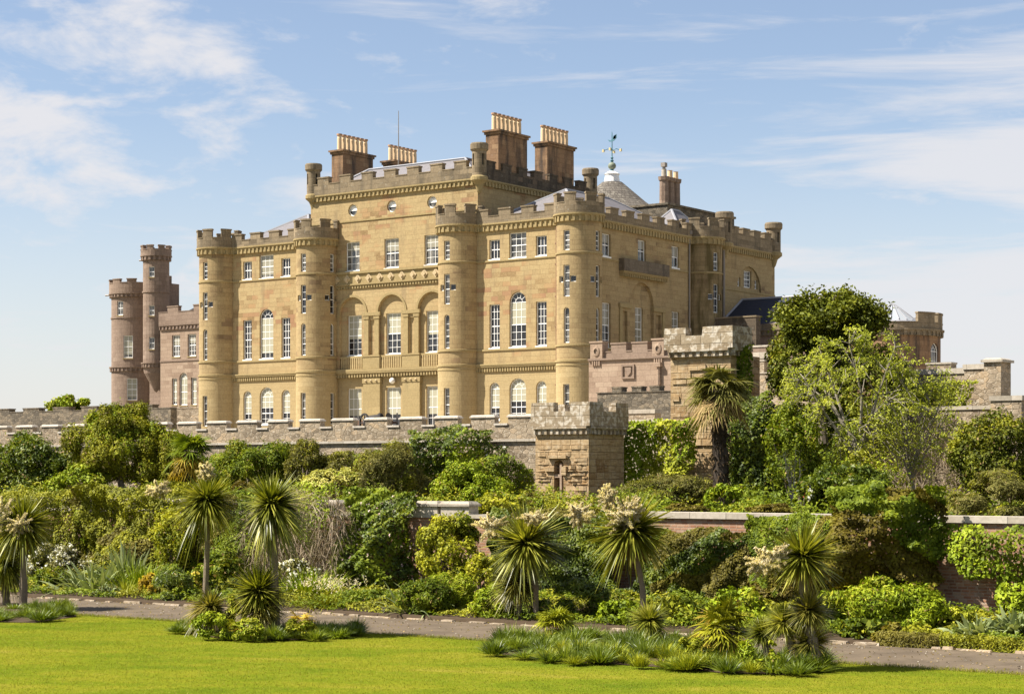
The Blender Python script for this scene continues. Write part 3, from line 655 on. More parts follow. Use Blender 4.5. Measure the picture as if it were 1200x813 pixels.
# cluster of three octagonal flues
fv = 119.0; fu = on_front(785, 230, fv).x; fz0, fz1 = on_front(785, 247, fv).z, on_front(785, 209, fv).z
mb = MB(); mb.box(fu - .65, fu + .6, fv - 1.3, fv + 1.4, 22.0, fz0 + .25, taper=.15)
for i in range(3):
    mb.lathe(fu, fv - .8 + i * .8, [(.46, fz0 + .2), (.34, fz0 + .5), (.32, fz1 - .3), (.4, fz1 - .25), (.44, fz1), (0, fz1)], 8)
fl = part(mb, 'chimney_stack', 'stone_pink_dark')
for i in range(3):
    p = MB(); p.lathe(0, 0, [(.2, 0), (.18, .5), (.2, .55), (0.14, .55)], 10); p.build('chimney_pot', M['pot_clay' if i else 'coping_pale'], fl, loc=(fu, fv - .8 + i * .8, fz1))
p = MB(); p.tube([(0, 0, 0), (0, 0, .3)], [.12, .12], 8); p.box(-.17, .17, -.17, .17, .2, .5); p.build('cowl', M['iron_grey'], fl, loc=(fu, fv - .8, fz1 + .5))
# round stair roof with lead cap and weather vane
cu, cv = -77.3, 119.0
mb = MB(); mb.lathe(cu, cv, [(4.6, 22.3), (2.5, 23.75), (.75, 25.25)], 28, 0); mb.lathe(cu, cv, [(4.5, 20.0), (4.5, 22.3)], 28, 0); mb.lathe(cu, cv, [(.6, 25.2), (.5, 25.75), (.58, 25.85), (.25, 26.05), (0, 26.1)], 16, 1)
cn = part(mb, 'cone_roof', ['cone_slates', 'white_paint'], smooth=False)
vn = MB(); vn.tube([(0, 0, 0), (0, 0, .3)], [.22, .2], 8); bmb = bmesh.new()
vn.lathe(0, 0, [(.0, .3)] + [(.44 * math.sin(PI * i / 10), .74 - .44 * math.cos(PI * i / 10)) for i in range(1, 10)] + [(0, 1.18)], 14, 1)
vn.lathe(0, 0, [(.12, 1.15), (.2, 1.4), (.08, 1.5), (.17, 1.7), (.06, 1.85), (.05, 4.5), (0, 4.9)], 8, 0)
for q in range(4):
    d = Vector((math.cos(q * PI / 2 + .35), math.sin(q * PI / 2 + .35), 0)); e = Vector((-d.y, d.x, 0))
    vn.tube([d * .05 + Vector((0, 0, 2.55)), d * .45 + Vector((0, 0, 2.75)), d * .85 + Vector((0, 0, 2.6))], [.04, .05, .04], 5, 0)
    cpt = d * .95 + Vector((0, 0, 2.55)); vn.box(cpt.x - .1, cpt.x + .1, cpt.y - .1, cpt.y + .1, 2.4, 2.72, 2)
for P in ([(-.55, 3.9), (-.1, 3.75), (.0, 4.0), (.55, 4.45), (.6, 4.0), (.2, 3.65), (-.3, 3.6)], [(.15, 3.85), (.5, 3.9), (.55, 4.35), (.2, 4.3)]):
    for y in (-.03, .03): vn.face([(x, y, z) for x, z in P], None, 0)
    for (x0, z0), (x1, z1) in zip(P, P[1:] + P[:1]): vn.face([(x0, -.03, z0), (x1, -.03, z1), (x1, .03, z1), (x0, .03, z0)], None, 0)
vn.build('weather_vane', [M['verdigris'], M['ball_green'], M['gilt']], cn, loc=(cu, cv, 26.0)).scale = (.68, .68, .62)
# small white roof lantern
hip(-69.9, -67.9, 112.6, 115.4, 20.9, 22.0, .9, 'roof_lantern', ('slate', 'lead'))
# flag staff, lightning rods, lamp
mb = MB(); p = on_front(467, 195, 103); mb.tube([(p.x, p.y, 24.5), (p.x, p.y, p.z + 65 * mpp(467, 103))], [.045, .02], 6); part(mb, 'aerial_mast', 'iron_grey')
mb = MB(); mb.lathe(0, 0, [(0, -.2)] + [(.2 * math.sin(PI * i / 8), -.2 * math.cos(PI * i / 8)) for i in range(1, 8)] + [(0, .2)], 14); mb.box(-.05, .05, .1, .4, -.04, .04)
part(mb, 'globe_lamp', 'globe_white', loc=(UC + .12, VR - .28, 10.2), smooth=True)
# ================================================================== PINK WING ON THE LEFT
wing = thing('castle_wing', 'pinkish sandstone castle wing with stout round tower and slender corbelled turret', 'castle wing', (-112, 110, ZT))
def wpart(mb, name, mats, **k):
    o = mb.build(name, [M[x] for x in (mats if isinstance(mats, (list, tuple)) else [mats])], None, **k); o.parent = wing; o.matrix_parent_inverse = Matrix.Translation(wing.location).inverted(); return o
VW = 109.0
def wz(x, y, v=VW): return on_front(x, y, v).z
# flat wall between the turret and the honey tower
u0, u1 = on_front(188, 400, VW).x, TA + .5; Mw = m_front(VW)
q = lambda x: on_front(x, 400, VW).x
z8 = lambda X, Y: (110 + X / 3.695, 270 + Y / 3.695)
def wop(X0, X1, Y0, Y1, kind='rect', v=VW):
    (x0, y0), (x1, y1) = z8(X0, Y0), z8(X1, Y1); a, b = on_front(x0, y1, v), on_front(x1, y0, v); return Op((a.x + b.x) / 2, b.x - a.x, a.z, on_front(x1, y0, v).z, kind)
ops1 = [wop(338, 373, 452, 548), wop(406, 442, 448, 545)]; ops0 = [wop(338, 360, 640, 755), wop(370, 405, 615, 757, 'arch'), wop(420, 445, 636, 755)]
zc0, zc1 = wz(220, 385), wz(220, 379); zs = wz(220, 421)
mb = MB(); wall(mb, Mw, u0, u1, ZT, zc0, ops1 + ops0, .2); wpart(mb, 'wall', 'stone_pink')
mb = MB(); corbels(mb, Mw, u0, u1, zc0, zc1, .14, .4, .24); band(mb, Mw, u0, u1, zs - .12, zs, .06, .03); wpart(mb, 'corbel_course', 'stone_pink_dark')
mb = MB(); battlement(mb, Mw, u0, u1, zc1 + .003, zc1 + .95, zc1 + 1.45, [(u0 + 1.0, u0 + 2.2), (u0 + 3.9, u0 + 4.6)], -.2, .15); wpart(mb, 'battlement', 'stone_pink_dark')
for op in ops1: o = sash(None, Mw, op, 3, 4, pane='pane_mid', blind=(.55, 'curtain')); o.parent = wing; o.matrix_parent_inverse = Matrix.Translation(wing.location).inverted()
for op in ops0: o = sash(None, Mw, op, 2, 4, pane='pane_mid', blind=(.05, 'blind')); o.parent = wing; o.matrix_parent_inverse = Matrix.Translation(wing.location).inverted()
mb = MB(); rp = [(u0 + .3, VW + .5, zc1 + .4), (u1 + 1, VW + .5, zc1 + .4), (u1 + 1, VW + 5, zc1 + 2.6), (u0 + 1.5, VW + 5, zc1 + 2.6)]; mb.face(rp); mb.face([rp[0], rp[3], (u0 + .3, VW + 9, zc1 + .4)]); wpart(mb, 'roof', 'slate_warm')
# stout tower and slender turret
def wtower(xc, yref, rpx, v, z_lo, levels, wins, top, nm, cone=None, n=9):
    c = on_front(xc, yref, v); r = rpx * mpp(xc, v); Mp = m_round(c.x, v, r); L = 2 * PI * r
    ops = [Op(R(ph) * r, w, za, zb) for ph, w, za, zb in wins]
    mb = MB(); wall(mb, Mp, -L / 2, L / 2, z_lo, top[0] + .05, ops, .18, 0, .3); tw = wpart(mb, nm, 'stone_pink_dark')
    def sub(mb, name, mats): o = mb.build(name, [M[x] for x in (mats if isinstance(mats, (list, tuple)) else [mats])]); o.parent = tw
    st = MB()
    for z in levels: band(st, Mp, -L / 2, L / 2, z - .12, z, .07, .03, .3, caps=False)
    corbels(st, Mp, -L / 2, L / 2, top[0], top[1], .16, .36, .2, .3, 0, 'rect', True)
    if cone: st.lathe(c.x, v, [(r, z_lo), (r * .9, z_lo - .45), (r * .5, z_lo - 1.2), (.2, z_lo - 1.8), (0, z_lo - 2.0)], 18); corbels(st, Mp, -L / 2, L / 2, z_lo, z_lo + .4, .1, .3, .17, .3, 0, 'rect', True)
    sub(st, 'corbel_course', 'stone_pink_dark')
    bt = MB(); rp = r + .18; Mt = m_round(c.x, v, rp); Lp = 2 * PI * rp; mer = [(-Lp / 2 + (i + .5) * Lp / n - Lp / n * .27, -Lp / 2 + (i + .5) * Lp / n + Lp / n * .27) for i in range(n)]
    battlement(bt, Mt, -Lp / 2, Lp / 2, top[1] + .003, top[2], top[3], mer, 0, .3, .3); bt.lathe(c.x, v, [(r, top[1] + .2), (0, top[1] + .3)], 16); sub(bt, 'battlement', 'stone_pink_dark')
    for op in ops: sash(tw, Mp, op, 2, 4 if op.w > .7 else 2, pane='pane_mid', depth=.1, blind=(.1, 'blind') if op.w > .7 else None)
    return tw
v1 = 111.5; g = lambda y: on_front(157, y, v1).z
wtower(158, 400, 27, v1, ZT - .3, (g(373), g(344)), [(8, .62, g(371.5), g(355)), (30, .8, g(421), g(395)), (40, .85, g(470), g(444.5))], (g(350), g(345), g(334), g(329)), 'stout_round_tower')
lo = MB(); c_ = on_front(158, 400, v1); r_ = 27 * mpp(158, v1); Mp_ = m_round(c_.x, v1, r_); corbels(lo, Mp_, -PI * r_, PI * r_, g(436), g(430.5), .13, .36, .2, .3, 0, 'rect', True); wpart(lo, 'corbel_course', 'stone_pink_dark')
v2 = 110.0; g2 = lambda y: on_front(183, y, v2).z
wtower(183, 400, 15.3, v2, g2(431), (g2(342),), [(26, .46, g2(326), g2(314)), (26, .46, g2(371), g2(359)), (26, .46, g2(410), g2(396)), ], (g2(306), g2(300), g2(294), g2(288.5)), 'slender_turret', True, 8)
mb = MB(); b = on_front(199, 345, v2 + 1.6); mb.box(b.x - 1.2, b.x + .05, v2 + .5, v2 + 2.6, ZT, b.z + .9); mb.box(b.x - .35, b.x + .12, v2 + .9, v2 + 1.7, b.z + .85, b.z + 1.5); wpart(mb, 'wall', 'stone_pink_dark')
for x, y, v in ((130, 346, v1), (170, 305, v2)):
    mb = MB(); p = on_front(x, y, v); mb.tube([(p.x + .3, v, p.z), (p.x - .55, v - .1, p.z)], [.07, .07], 6); wpart(mb, 'water_spout', 'iron_grey')

# ================================================================== GROUND
def sheet(name, pts, m, kind='structure', z=None):
    mb = MB(); mb.face([(p[0], p[1], p[2] if len(p) > 2 else z) for p in pts], [(p[0], p[1]) for p in pts]); o = mb.build(name, m); tag(o, None, None, None, kind); return o
VWALL, VPAR = 48.0, 70.0
def lawn_mat():
    m, t = mat('lawn'); p = t.node('ShaderNodeNewGeometry').outputs['Position']
    rot = t.mapping(p, (1, 1, 1), (0, 0, 0), (0, 0, R(-28)))
    st = t.noise(t.mapping(rot, (.25, .6, 1)), .8, 3, .55, .5)
    md = t.noise(p, 1.5, 7, .72); fine = t.noise(p, 9, 5, .7); fib = t.noise(p, 38, 3, .7)
    c = t.ramp(t.math('ADD', t.math('MULTIPLY', st, .6), t.math('MULTIPLY', md, .4)), [(.34, (.07, .104, .007)), (.47, (.112, .136, .009)), (.57, (.15, .153, .012)), (.68, (.205, .176, .028))])
    c = t.mix(1, c, t.ramp(t.math('ADD', t.math('MULTIPLY', fine, .5), t.math('MULTIPLY', fib, .5)), [(.36, (.58, .64, .5)), (.62, (1.3, 1.26, 1.5))]), 'MULTIPLY')
    finish(t, c, .85, t.math('ADD', fine, fib), .35, .03, 0.0)
lawn_mat()
def path_mat():
    m, t = mat('path'); p = t.node('ShaderNodeNewGeometry').outputs['Position']
    n = t.noise(p, 1.1, 5, .6); f = t.noise(p, 14, 6, .78)
    c = t.ramp(n, [(.35, (.085, .064, .042)), (.65, (.128, .097, .064))]); c = t.mix(t.maprange(f, .64, .7, 0, .6), c, (.30, .25, .18)); c = t.mix(t.maprange(f, .3, .36, .5, 0), c, (.07, .055, .04))
    finish(t, c, .9, f, .3, .02, .2)
path_mat()
simple('gravel', (.28, .24, .18), .95, .2, 5, .1, .3)
simple('soil', (.06, .042, .026), .95, .4, 4, .1, .6)
simple('field', (.05, .075, .02), .9, .4, .5, .1)
sheet('field', [(-6000, -3000), (6000, -3000), (6000, 9000), (-6000, 9000)], M['field'], z=-.35)
EDGE = lambda x, y: on_ground(x, y, 0.02)
VL = EDGE(600, 749).y                           # lawn meets path
V_l = [EDGE(120, 722).y, EDGE(430, 741).y, EDGE(1100, 788).y]
V_p = [on_ground(200, 706, .03).y, on_ground(640, 730, .03).y, on_ground(1100, 762, .03).y]
VL0 = sum(V_l) / 3; VP0 = sum(V_p) / 3
VLAWN, VPATH = 37.3, 41.9
sheet('lawn', [(-150, -60, 0), (60, -60, 0), (60, VLAWN, 0), (-150, VLAWN, 0)], M['lawn'])
sheet('path', [(-150, VLAWN - .3, -.02), (60, VLAWN - .3, -.02), (60, VPATH + .4, -.02), (-150, VPATH + .4, -.02)], M['path'])
def ground_block(name, m, u0, u1, prof):
    mb = MB()
    for (va, za), (vb, zb) in zip(prof, prof[1:]):
        n = 30
        for i in range(n):
            a = u0 + (u1 - u0) * i / n; b = u0 + (u1 - u0) * (i + 1) / n
            mb.face([(a, va, za), (b, va, za), (b, vb, zb), (a, vb, zb)], [(a, va), (b, va), (b, vb), (a, vb)])
    return tag(mb.build(name, m), kind='structure')
ground_block('planting_bed', M['soil'], -150, 60, [(VPATH, -.05), (VPATH + .05, .06), (44.5, .22), (VWALL + .1, .46)])
ground_block('garden_terrace', M['soil'], -150, 60, [(VWALL + .3, 1.5), (VWALL + .35, 2.45), (58, 2.5), (VPAR + .3, 2.6)])
ground_block('castle_terrace', M['gravel'], -260, 60, [(VPAR + .35, 2.5), (VPAR + .4, 5.65), (78, 5.7), (91, 6.55), (99, 6.6), (230, 6.6)])
# kerb stones along the far edge of the path
rnd = random.Random(3)
mb = MB(); u = -80
while u < 8:
    w = rnd.uniform(.25, .8); o = rnd.uniform(-.08, .08); z = rnd.uniform(.005, .05)
    mb.box(u, u + w - .03, VPATH - .12 + o, VPATH + .1 + o, -.03, z, taper=.02); u += w + rnd.choice((0, 0, .15, .5))
tag(mb.build('kerb', M['rubble_grey']), kind='structure')

def wall_thing(name, label, cat, loc=(0, 0, 0), group=None):
    t = thing(name, label, cat, loc, 0, group)
    def add(mb, nm, mats, **k):
        o = mb.build(nm, [M[x] for x in (mats if isinstance(mats, (list, tuple)) else [mats])], None, **k); o.parent = t; o.matrix_parent_inverse = Matrix.Translation(t.location).inverted(); return o
    return t, add
# ---- crenellated terrace parapet
t, add = wall_thing('parapet_wall', 'long crenellated rubble wall with pale capped merlons below the castle windows', 'wall', (-70, VPAR, 2.4))
ue = on_front(632, 500, VPAR).x; Mp = m_front(VPAR)
mb = MB(); block(mb, Mp, -92, ue, 5.55, 6.17, 0, .5); block(mb, Mp, -92, ue, 2.3, 5.44, .05, .5); add(mb, 'wall', 'rubble_grey')
mb = MB(); band(mb, Mp, -92, ue, 5.44, 5.55, .07, .06); add(mb, 'string_course', 'coping_pale')
k = -12
mer = []
while True:
    a = -65.56 + 2.08 * k
    if a > ue - .6: break
    mer.append((a, a + 1.33)); k += 1
edges = [-92] + [e for m_ in mer for e in m_] + [ue]
mb = MB()
for a, b in zip(edges[0::2], edges[1::2]):
    if b > a: block(mb, Mp, a, b, 6.172, 6.26, -.06, .56)
add(mb, 'coping', 'coping_white')
for a, b in mer:
    mb = MB(); block(mb, Mp, a, b, 6.172, 6.52, .005, .33, None, 0); mb.box(a - .04, b + .04, VPAR - .05, VPAR + .37, 6.523, 6.59, 1); 
    mb.box(a - .02, b + .02, VPAR - .03, VPAR + .35, 6.592, 6.65, 1, .06)
    add(mb, 'merlon', ['rubble_grey', 'coping_white'])
# ---- dark distant parapet on the left
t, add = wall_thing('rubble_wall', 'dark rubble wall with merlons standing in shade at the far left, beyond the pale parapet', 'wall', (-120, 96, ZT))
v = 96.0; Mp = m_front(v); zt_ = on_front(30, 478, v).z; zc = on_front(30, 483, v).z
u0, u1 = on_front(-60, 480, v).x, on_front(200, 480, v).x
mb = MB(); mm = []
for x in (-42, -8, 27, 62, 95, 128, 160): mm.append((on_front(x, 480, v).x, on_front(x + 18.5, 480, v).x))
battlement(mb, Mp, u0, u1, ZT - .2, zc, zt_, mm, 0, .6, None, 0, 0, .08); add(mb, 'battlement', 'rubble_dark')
t, add = wall_thing('rubble_wall', 'low lichened rubble wall at the foot of the pink castle wing', 'wall', (-100, 102, ZT))
a, b = on_front(196, 490, 102), on_front(238, 476, 102)
mb = MB(); block(mb, m_front(102), a.x - 2, b.x, ZT - .3, b.z, 0, .5, None, 0, 0, .12); add(mb, 'wall', 'rubble_grey')

# ---- square garden turret with the eroded front
t, add = wall_thing('garden_turret', 'small square sandstone turret with weathered face and cross loop, in mid garden', 'turret', (-44.06, 65.4, 2.4))
U0, U1, V0t, V1t = -45.49, -42.63, 64.0, 66.87; ins = .14; BU0, BU1, BV0, BV1 = U0 + ins, U1 - ins, V0t + ins, V1t - ins
mb = MB(); Mfq = m_front(BV0); c = on_front(652.5, 560, 64).x
ni = Op(c, .46, 2.95, 4.56, 'arch')
wall(mb, Mfq, BU0, BU1, 2.2, 5.6, [ni], .5); wall(mb, m_front(BV0 + .5), BU0 + .3, BU1 - .3, 2.3, 5); wall(mb, m_side(BU1), BV0, BV1, 2.2, 5.6); wall(mb, m_left(BU0), BV0, BV1, 2.2, 5.6); wall(mb, m_front(BV1), BU0, BU1, 2.2, 5.6)
add(mb, 'wall', 'turret_stone')
rnd = random.Random(11); mb = MB(); z = 2.3
while z < 5.1:                                  # weathered courses standing proud of the face
    h = rnd.uniform(.07, .24); u = BU0 + .12
    while u < BU1 - .15:
        w = rnd.uniform(.2, .7); e = min(u + w, BU1 - .05); pr_ = rnd.choice((0, 0, .02, .04, .07, .1, .12)) * (1 if z < 4.5 else .4)
        if not (u < c + .27 and e > c - .27 and z + h > 2.9 and z < 4.62) and pr_ > 0:
            n = max(2, int((e - u) / .12)); top = [rnd.uniform(-.03, .0) for _ in range(n + 1)]; bot = [rnd.uniform(0, .03) for _ in range(n + 1)]; dp = [pr_ * rnd.uniform(.6, 1.2) for _ in range(n + 1)]; dp[0] *= .3; dp[-1] *= .3
            for i in range(n):
                xa, xb = u + (e - u) * i / n, u + (e - u) * (i + 1) / n
                A = [(xa, BV0 - dp[i], z + bot[i]), (xb, BV0 - dp[i + 1], z + bot[i + 1]), (xb, BV0 - dp[i + 1] * 1.05, z + h + top[i + 1]), (xa, BV0 - dp[i] * 1.05, z + h + top[i])]
                mb.face(A, [(p[0], p[2]) for p in A])
                for p, q in ((A[3], A[2]), (A[0], A[1])): mb.face([p, q, (q[0], BV0 + .01, q[2]), (p[0], BV0 + .01, p[2])])
        u = e + rnd.uniform(0, .06)
    z += h + rnd.uniform(.0, .05)
mb.box(c - .5, c + .45, BV0 - .17, BV0 + .02, 4.62, 4.74)
mb.box(c - .62, c - .18, BV0 - .1, BV0 + .02, 4.1, 4.25); mb.box(c + .2, c + .42, BV0 - .13, BV0 + .02, 3.95, 4.3)
add(mb, 'weathered_stones', 'turret_stone')
mb = MB(); mb.box(c + .06, c + .15, BV0 - .02, BV0 + .12, 2.96, 4.42); mb.box(c - .22, c + .06, BV0 + .02, BV0 + .12, 3.85, 3.98); add(mb, 'loop_mullion', 'stone_pink')
mb = MB()
for Mp, a, b in ((Mfq, BU0, BU1), (m_side(BU1), BV0, BV1), (m_left(BU0), BV0, BV1), (m_front(BV1), BU0, BU1)):
    if Mp is not None: corbels(mb, Mp, a, b, 5.58, 5.9, ins * .9, .3, .17, None, 0, 'rect')
add(mb, 'corbel_course', 'turret_top')
mb = MB()
Mt = m_front(U0); e1, e2 = 1.05, .92
block(mb, m_front(V0t), U0, U1, 5.903, 6.5, 0, .35); block(mb, m_front(V1t - .35), U0, U1, 5.903, 6.5, 0, .35); block(mb, m_side(U1), V0t + .353, V1t - .353, 5.903, 6.5, 0, .35); block(mb, m_left(U0), V0t + .353, V1t - .353, 5.903, 6.5, 0, .35)
mb.box(U0 + .3, U1 - .3, V0t + .3, V1t - .3, 5.85, 6.0)
for a, b, p, q in ((U0, U0 + 1.12, V0t, V0t + .36), (U1 - .95, U1, V0t, V0t + 1.0), (U1 - .36, U1, V1t - .95, V1t), (U0, U0 + .36, V1t - .95, V1t), (U0 + 1.0, U0 + 1.6, V1t - .36, V1t)):
    mb.box(a + .003, b - .003, p + .003, q - .003, 6.503, 6.86, 0, .015)
add(mb, 'battlement', 'turret_top')

# ---- big square turret behind the palm
v = 68.0
t, add = wall_thing('stone_turret', 'big square rubble turret with lichen covered battlements behind the tall fan palm', 'turret', (-38, 69, 2.4))
U0, U1 = on_front(778, 400, v).x, on_front(858.5, 400, v).x; V1t = on_side(881.5, 400, U1).y + .0
Z = lambda y, x=858: on_front(x, y, v).z
zb, zc0, zc1, zcr, ztp = 2.3, Z(416), Z(407), Z(391), Z(381)
i_ = .2
mb = MB(); wall(mb, m_front(v + i_), U0 + i_, U1 - i_, zb, zc0 + .05); wall(mb, m_side(U1 - i_), v + i_, V1t + 1, zb, zc0 + .05); wall(mb, m_left(U0 + i_), v + i_, V1t + 1, zb, zc0 + .05); add(mb, 'wall', 'turret_stone')
mb = MB()
rnd = random.Random(4); z = zb
while z < zc0 - .3:
    h = rnd.uniform(.1, .3); u = U0 + i_ + .1
    while u < U1 - i_ - .2:
        w = rnd.uniform(.3, .9); e = min(u + w, U1 - i_ - .05)
        if rnd.random() < .35: mb.box(u, e, v + i_ - rnd.uniform(.02, .08), v + i_ + .02, z, z + h, 0, .01)
        u = e + .04
    z += h + .05
add(mb, 'weathered_stones', 'turret_stone')
mb = MB(); corbels(mb, m_front(v + i_), U0 + i_, U1 - i_, zc0, zc1, i_ * .9, .34, .2, None, 0, 'rect'); corbels(mb, m_side(U1 - i_), v + i_, V1t, zc0, zc1, i_ * .9, .34, .2, None, 0, 'rect'); add(mb, 'corbel_course', 'turret_top')
mb = MB(); um = lambda x: on_front(x, 390, v).x
block(mb, m_front(v), U0, U1, zc1 + .003, zcr, 0, .4); block(mb, m_side(U1), v + .403, V1t, zc1 + .003, zcr, 0, .4); block(mb, m_front(V1t - .4), U0, U1 - .41, zc1 + .003, zcr, 0, .4); block(mb, m_left(U0), v + .403, V1t - .41, zc1 + .003, zcr, 0, .4)
mb.box(U0 + .3, U1 - .3, v + .3, V1t - .3, zc1 - .3, zc1 + .1)
for a, b, p, q in ((U0, um(803.5), v, v + .5), (um(822.5), U1, v, v + .95), (U1 - .5, U1, V1t - .75, V1t), (um(812), um(830), V1t - .5, V1t)): mb.box(a + .003, b - .003, p + .003, q - .003, zcr + .003, ztp, 0, .02)
add(mb, 'battlement', 'turret_top')

# ---- pink gateway wall with shield
v = 94.0; Z = lambda y, x=740: on_front(x, y, v).z; q = lambda x: on_front(x, 430, v).x
t, add = wall_thing('gateway_wall', 'pink sandstone gateway wall with carved shield panel and battlements beside the corner tower', 'wall', (-60, v, ZT)); Mp = m_front(v)
mb = MB(); block(mb, Mp, q(690), q(800), ZT - .3, Z(421), 0, 1.0); add(mb, 'wall', 'stone_pink')
mb = MB(); band(mb, Mp, q(690), q(800), Z(421) + .002, Z(418.5), .12, .9); add(mb, 'string_course', 'stone_pink_dark')
mb = MB(); battlement(mb, Mp, q(693), q(800), Z(418.5) + .003, Z(411.5), Z(400.5), [(q(715.5), q(733)), (q(740), q(758))], .05, .6); add(mb, 'battlement', 'stone_pink_dark')
for x0, x1 in ((693, 707), (765.5, 779)):
    mb = MB(); mb.box(q(x0), q(x1), v - .12, v + .5, Z(418.5) + .003, Z(400)); a, b = q(x0) + .09, q(x1) - .09
    for i in range(10):
        t0, t1 = 2 * PI * i / 10, 2 * PI * (i + 1) / 10; cx_, cz_ = (a + b) / 2, Z(410); P = lambda r, th, y: (cx_ + r * .75 * math.cos(th), y, cz_ + r * math.sin(th))
        mb.face([P(.3, t0, v - .17), P(.3, t1, v - .17), P(.16, t1, v - .2), P(.16, t0, v - .2)]); mb.face([P(.3, t0, v - .17), P(.3, t1, v - .17), P(.33, t1, v - .11), P(.33, t0, v - .11)])
    for i in range(4): mb.box(q(x0) + .1 + i * .15, q(x0) + .18 + i * .15, v - .1, v, Z(427), Z(421))
    mb.box(q(x0) - .05, q(x1) + .05, v - .17, v + .5, Z(400) + .002, Z(398))
    add(mb, 'pedestal', 'stone_pink')
mb = MB(); x0, x1, z0, z1 = q(729), q(744), Z(443.5), Z(427)
for a, b, c_, d_ in ((x0, x1, z0, z0 + .1), (x0, x1, z1 - .1, z1), (x0, x0 + .09, z0 + .1, z1 - .1), (x1 - .09, x1, z0 + .1, z1 - .1)): mb.box(a, b, v - .1, v, c_, d_)
xm, zm = (x0 + x1) / 2, (z0 + z1) / 2; sh = [(xm - .2, zm + .24), (xm - .2, zm - .05), (xm, zm - .27), (xm + .2, zm - .05), (xm + .2, zm + .24)]
mb.face([(x, v - .07, z) for x, z in sh])
for (xa, za), (xb, zb_) in zip(sh, sh[1:] + sh[:1]): mb.face([(xa, v - .07, za), (xb, v - .07, zb_), (xb, v, zb_), (xa, v, za)])
add(mb, 'shield_panel', 'stone_pink_dark')
mb = MB(); xm = q(773); mb.tube([(xm, v - .12, Z(452)), (xm, v - .12, Z(431))], [.12, .1], 8); mb.box(xm - .2, xm + .2, v - .3, v, Z(431), Z(426)); add(mb, 'column', 'stone_pink')
# ---- stepped rubble walls between the two turrets
def rub(label, x0, x1, y0, y1, v, mer=(), mh=0, mats='rubble_grey', th=.6, cop=.1, mt='coping_pale', zb=2.4, name='rubble_wall'):
    t, add = wall_thing(name, label, 'wall', (on_front((x0 + x1) / 2, y0, v).x, v, zb)); a, b = on_front(x0, y0, v), on_front(x1, y0, v)
    mb = MB(); block(mb, m_front(v), a.x, b.x, zb, a.z, 0, th, None, 0, 1, cop, .05); add(mb, 'wall', [mats, mt])
    if mer:
        for x, w in mer:
            mb = MB(); p, q_ = on_front(x, y0, v).x, on_front(x + w, y0, v).x; block(mb, m_front(v), p, q_, a.z + .003, a.z + mh, .03, th - .03, None, 0, 1, .07, .03); add(mb, 'merlon', [mats, mt])
    return t
rub('lichen spotted rubble wall with small merlons under the shield panel', 700, 792, 460, 520, 88, ((717, 11), (740, 11), (761, 11)), .28, 'rubble_dark', cop=.04, mt='rubble_dark', zb=5)
rub('pale coped garden wall block under the spotted rubble wall', 733, 767, 480, 500, 80, zb=2.4, cop=.2)
rub('rubble terrace wall rising behind the bright ivy', 725, 795, 492, 560, 76, zb=2.4, cop=.12)
t, add = wall_thing('stair_wall', 'sloping pale coping of a stair wall beside the bright ivy', 'wall', (-43, 74, 2.4))
a, b = on_front(738, 528, 73), on_front(800, 490, 73); mb = MB()
for (p, q_, z0, z1, mi) in ((a, b, None, None, 0),):
    th = .5; mb.face([(a.x, 73, 2.4), (b.x, 73, 2.4), (b.x, 73, b.z), (a.x, 73, a.z)], None, 0)
    for y in (73 - .06,): mb.face([(a.x, y, a.z), (b.x, y, b.z), (b.x, y, b.z + .16), (a.x, y, a.z + .16)], None, 1)
    mb.face([(a.x, 72.94, a.z + .16), (b.x, 72.94, b.z + .16), (b.x, 73.5, b.z + .16), (a.x, 73.5, a.z + .16)], None, 1); mb.face([(a.x, 72.94, a.z), (b.x, 72.94, b.z), (b.x, 73.5, b.z), (a.x, 73.5, a.z)], None, 1); mb.face([(a.x, 72.94, a.z), (a.x, 72.94, a.z + .16), (a.x, 73.5, a.z + .16), (a.x, 73.5, a.z)], None, 1)
add(mb, 'wall', ['rubble_grey', 'coping_pale'])

# ---- brick garden wall
t, add = wall_thing('brick_garden_wall', 'long red brick garden wall with a flat pale stone coping on the right', 'wall', (-20, VWALL, .3))
ux = on_front(640, 600, VWALL).x
mb = MB(); block(mb, m_front(VWALL), ux, 14, -.1, 2.72, 0, .45); add(mb, 'wall', 'red_brick')
mb = MB(); block(mb, m_front(VWALL), ux - .05, 14, 2.723, 2.9, -.09, .54); add(mb, 'coping', 'coping_pale')
t, add = wall_thing('brick_garden_wall', 'mossy red brick garden wall with raised stone capped piers on the left, hung with creepers', 'wall', (-50, VWALL, .3))
mb = MB(); block(mb, m_front(VWALL), -75, ux - .1, -.1, 2.62, .01, .44); add(mb, 'wall', 'red_brick')
prs = []
for x in (-20, 24, 74, 130, 190, 250, 310, 370, 430, 480, 517): prs.append((on_front(x, 590, VWALL).x, on_front(x + (33 if x > 470 else 24), 590, VWALL).x))
prs = [(a, min(b, ux - .15)) for a, b in prs]
edges = [-75] + [e for p in prs for e in p] + [ux - .1]; mb = MB()
for a, b in zip(edges[0::2], edges[1::2]):
    if b - a > .02: block(mb, m_front(VWALL), a, b, 2.623, 2.74, -.07, .52)
add(mb, 'coping', 'coping_pale')
for a, b in prs:
    mb = MB(); mb.box(a, b, VWALL - .02, VWALL + .47, 2.623, 2.98, 0); mb.box(a - .06, b + .06, VWALL - .09, VWALL + .54, 2.983, 3.06, 1); mb.box(a - .03, b + .03, VWALL - .06, VWALL + .51, 3.062, 3.14, 1, .07); add(mb, 'pier', ['coping_pale', 'coping_pale'])

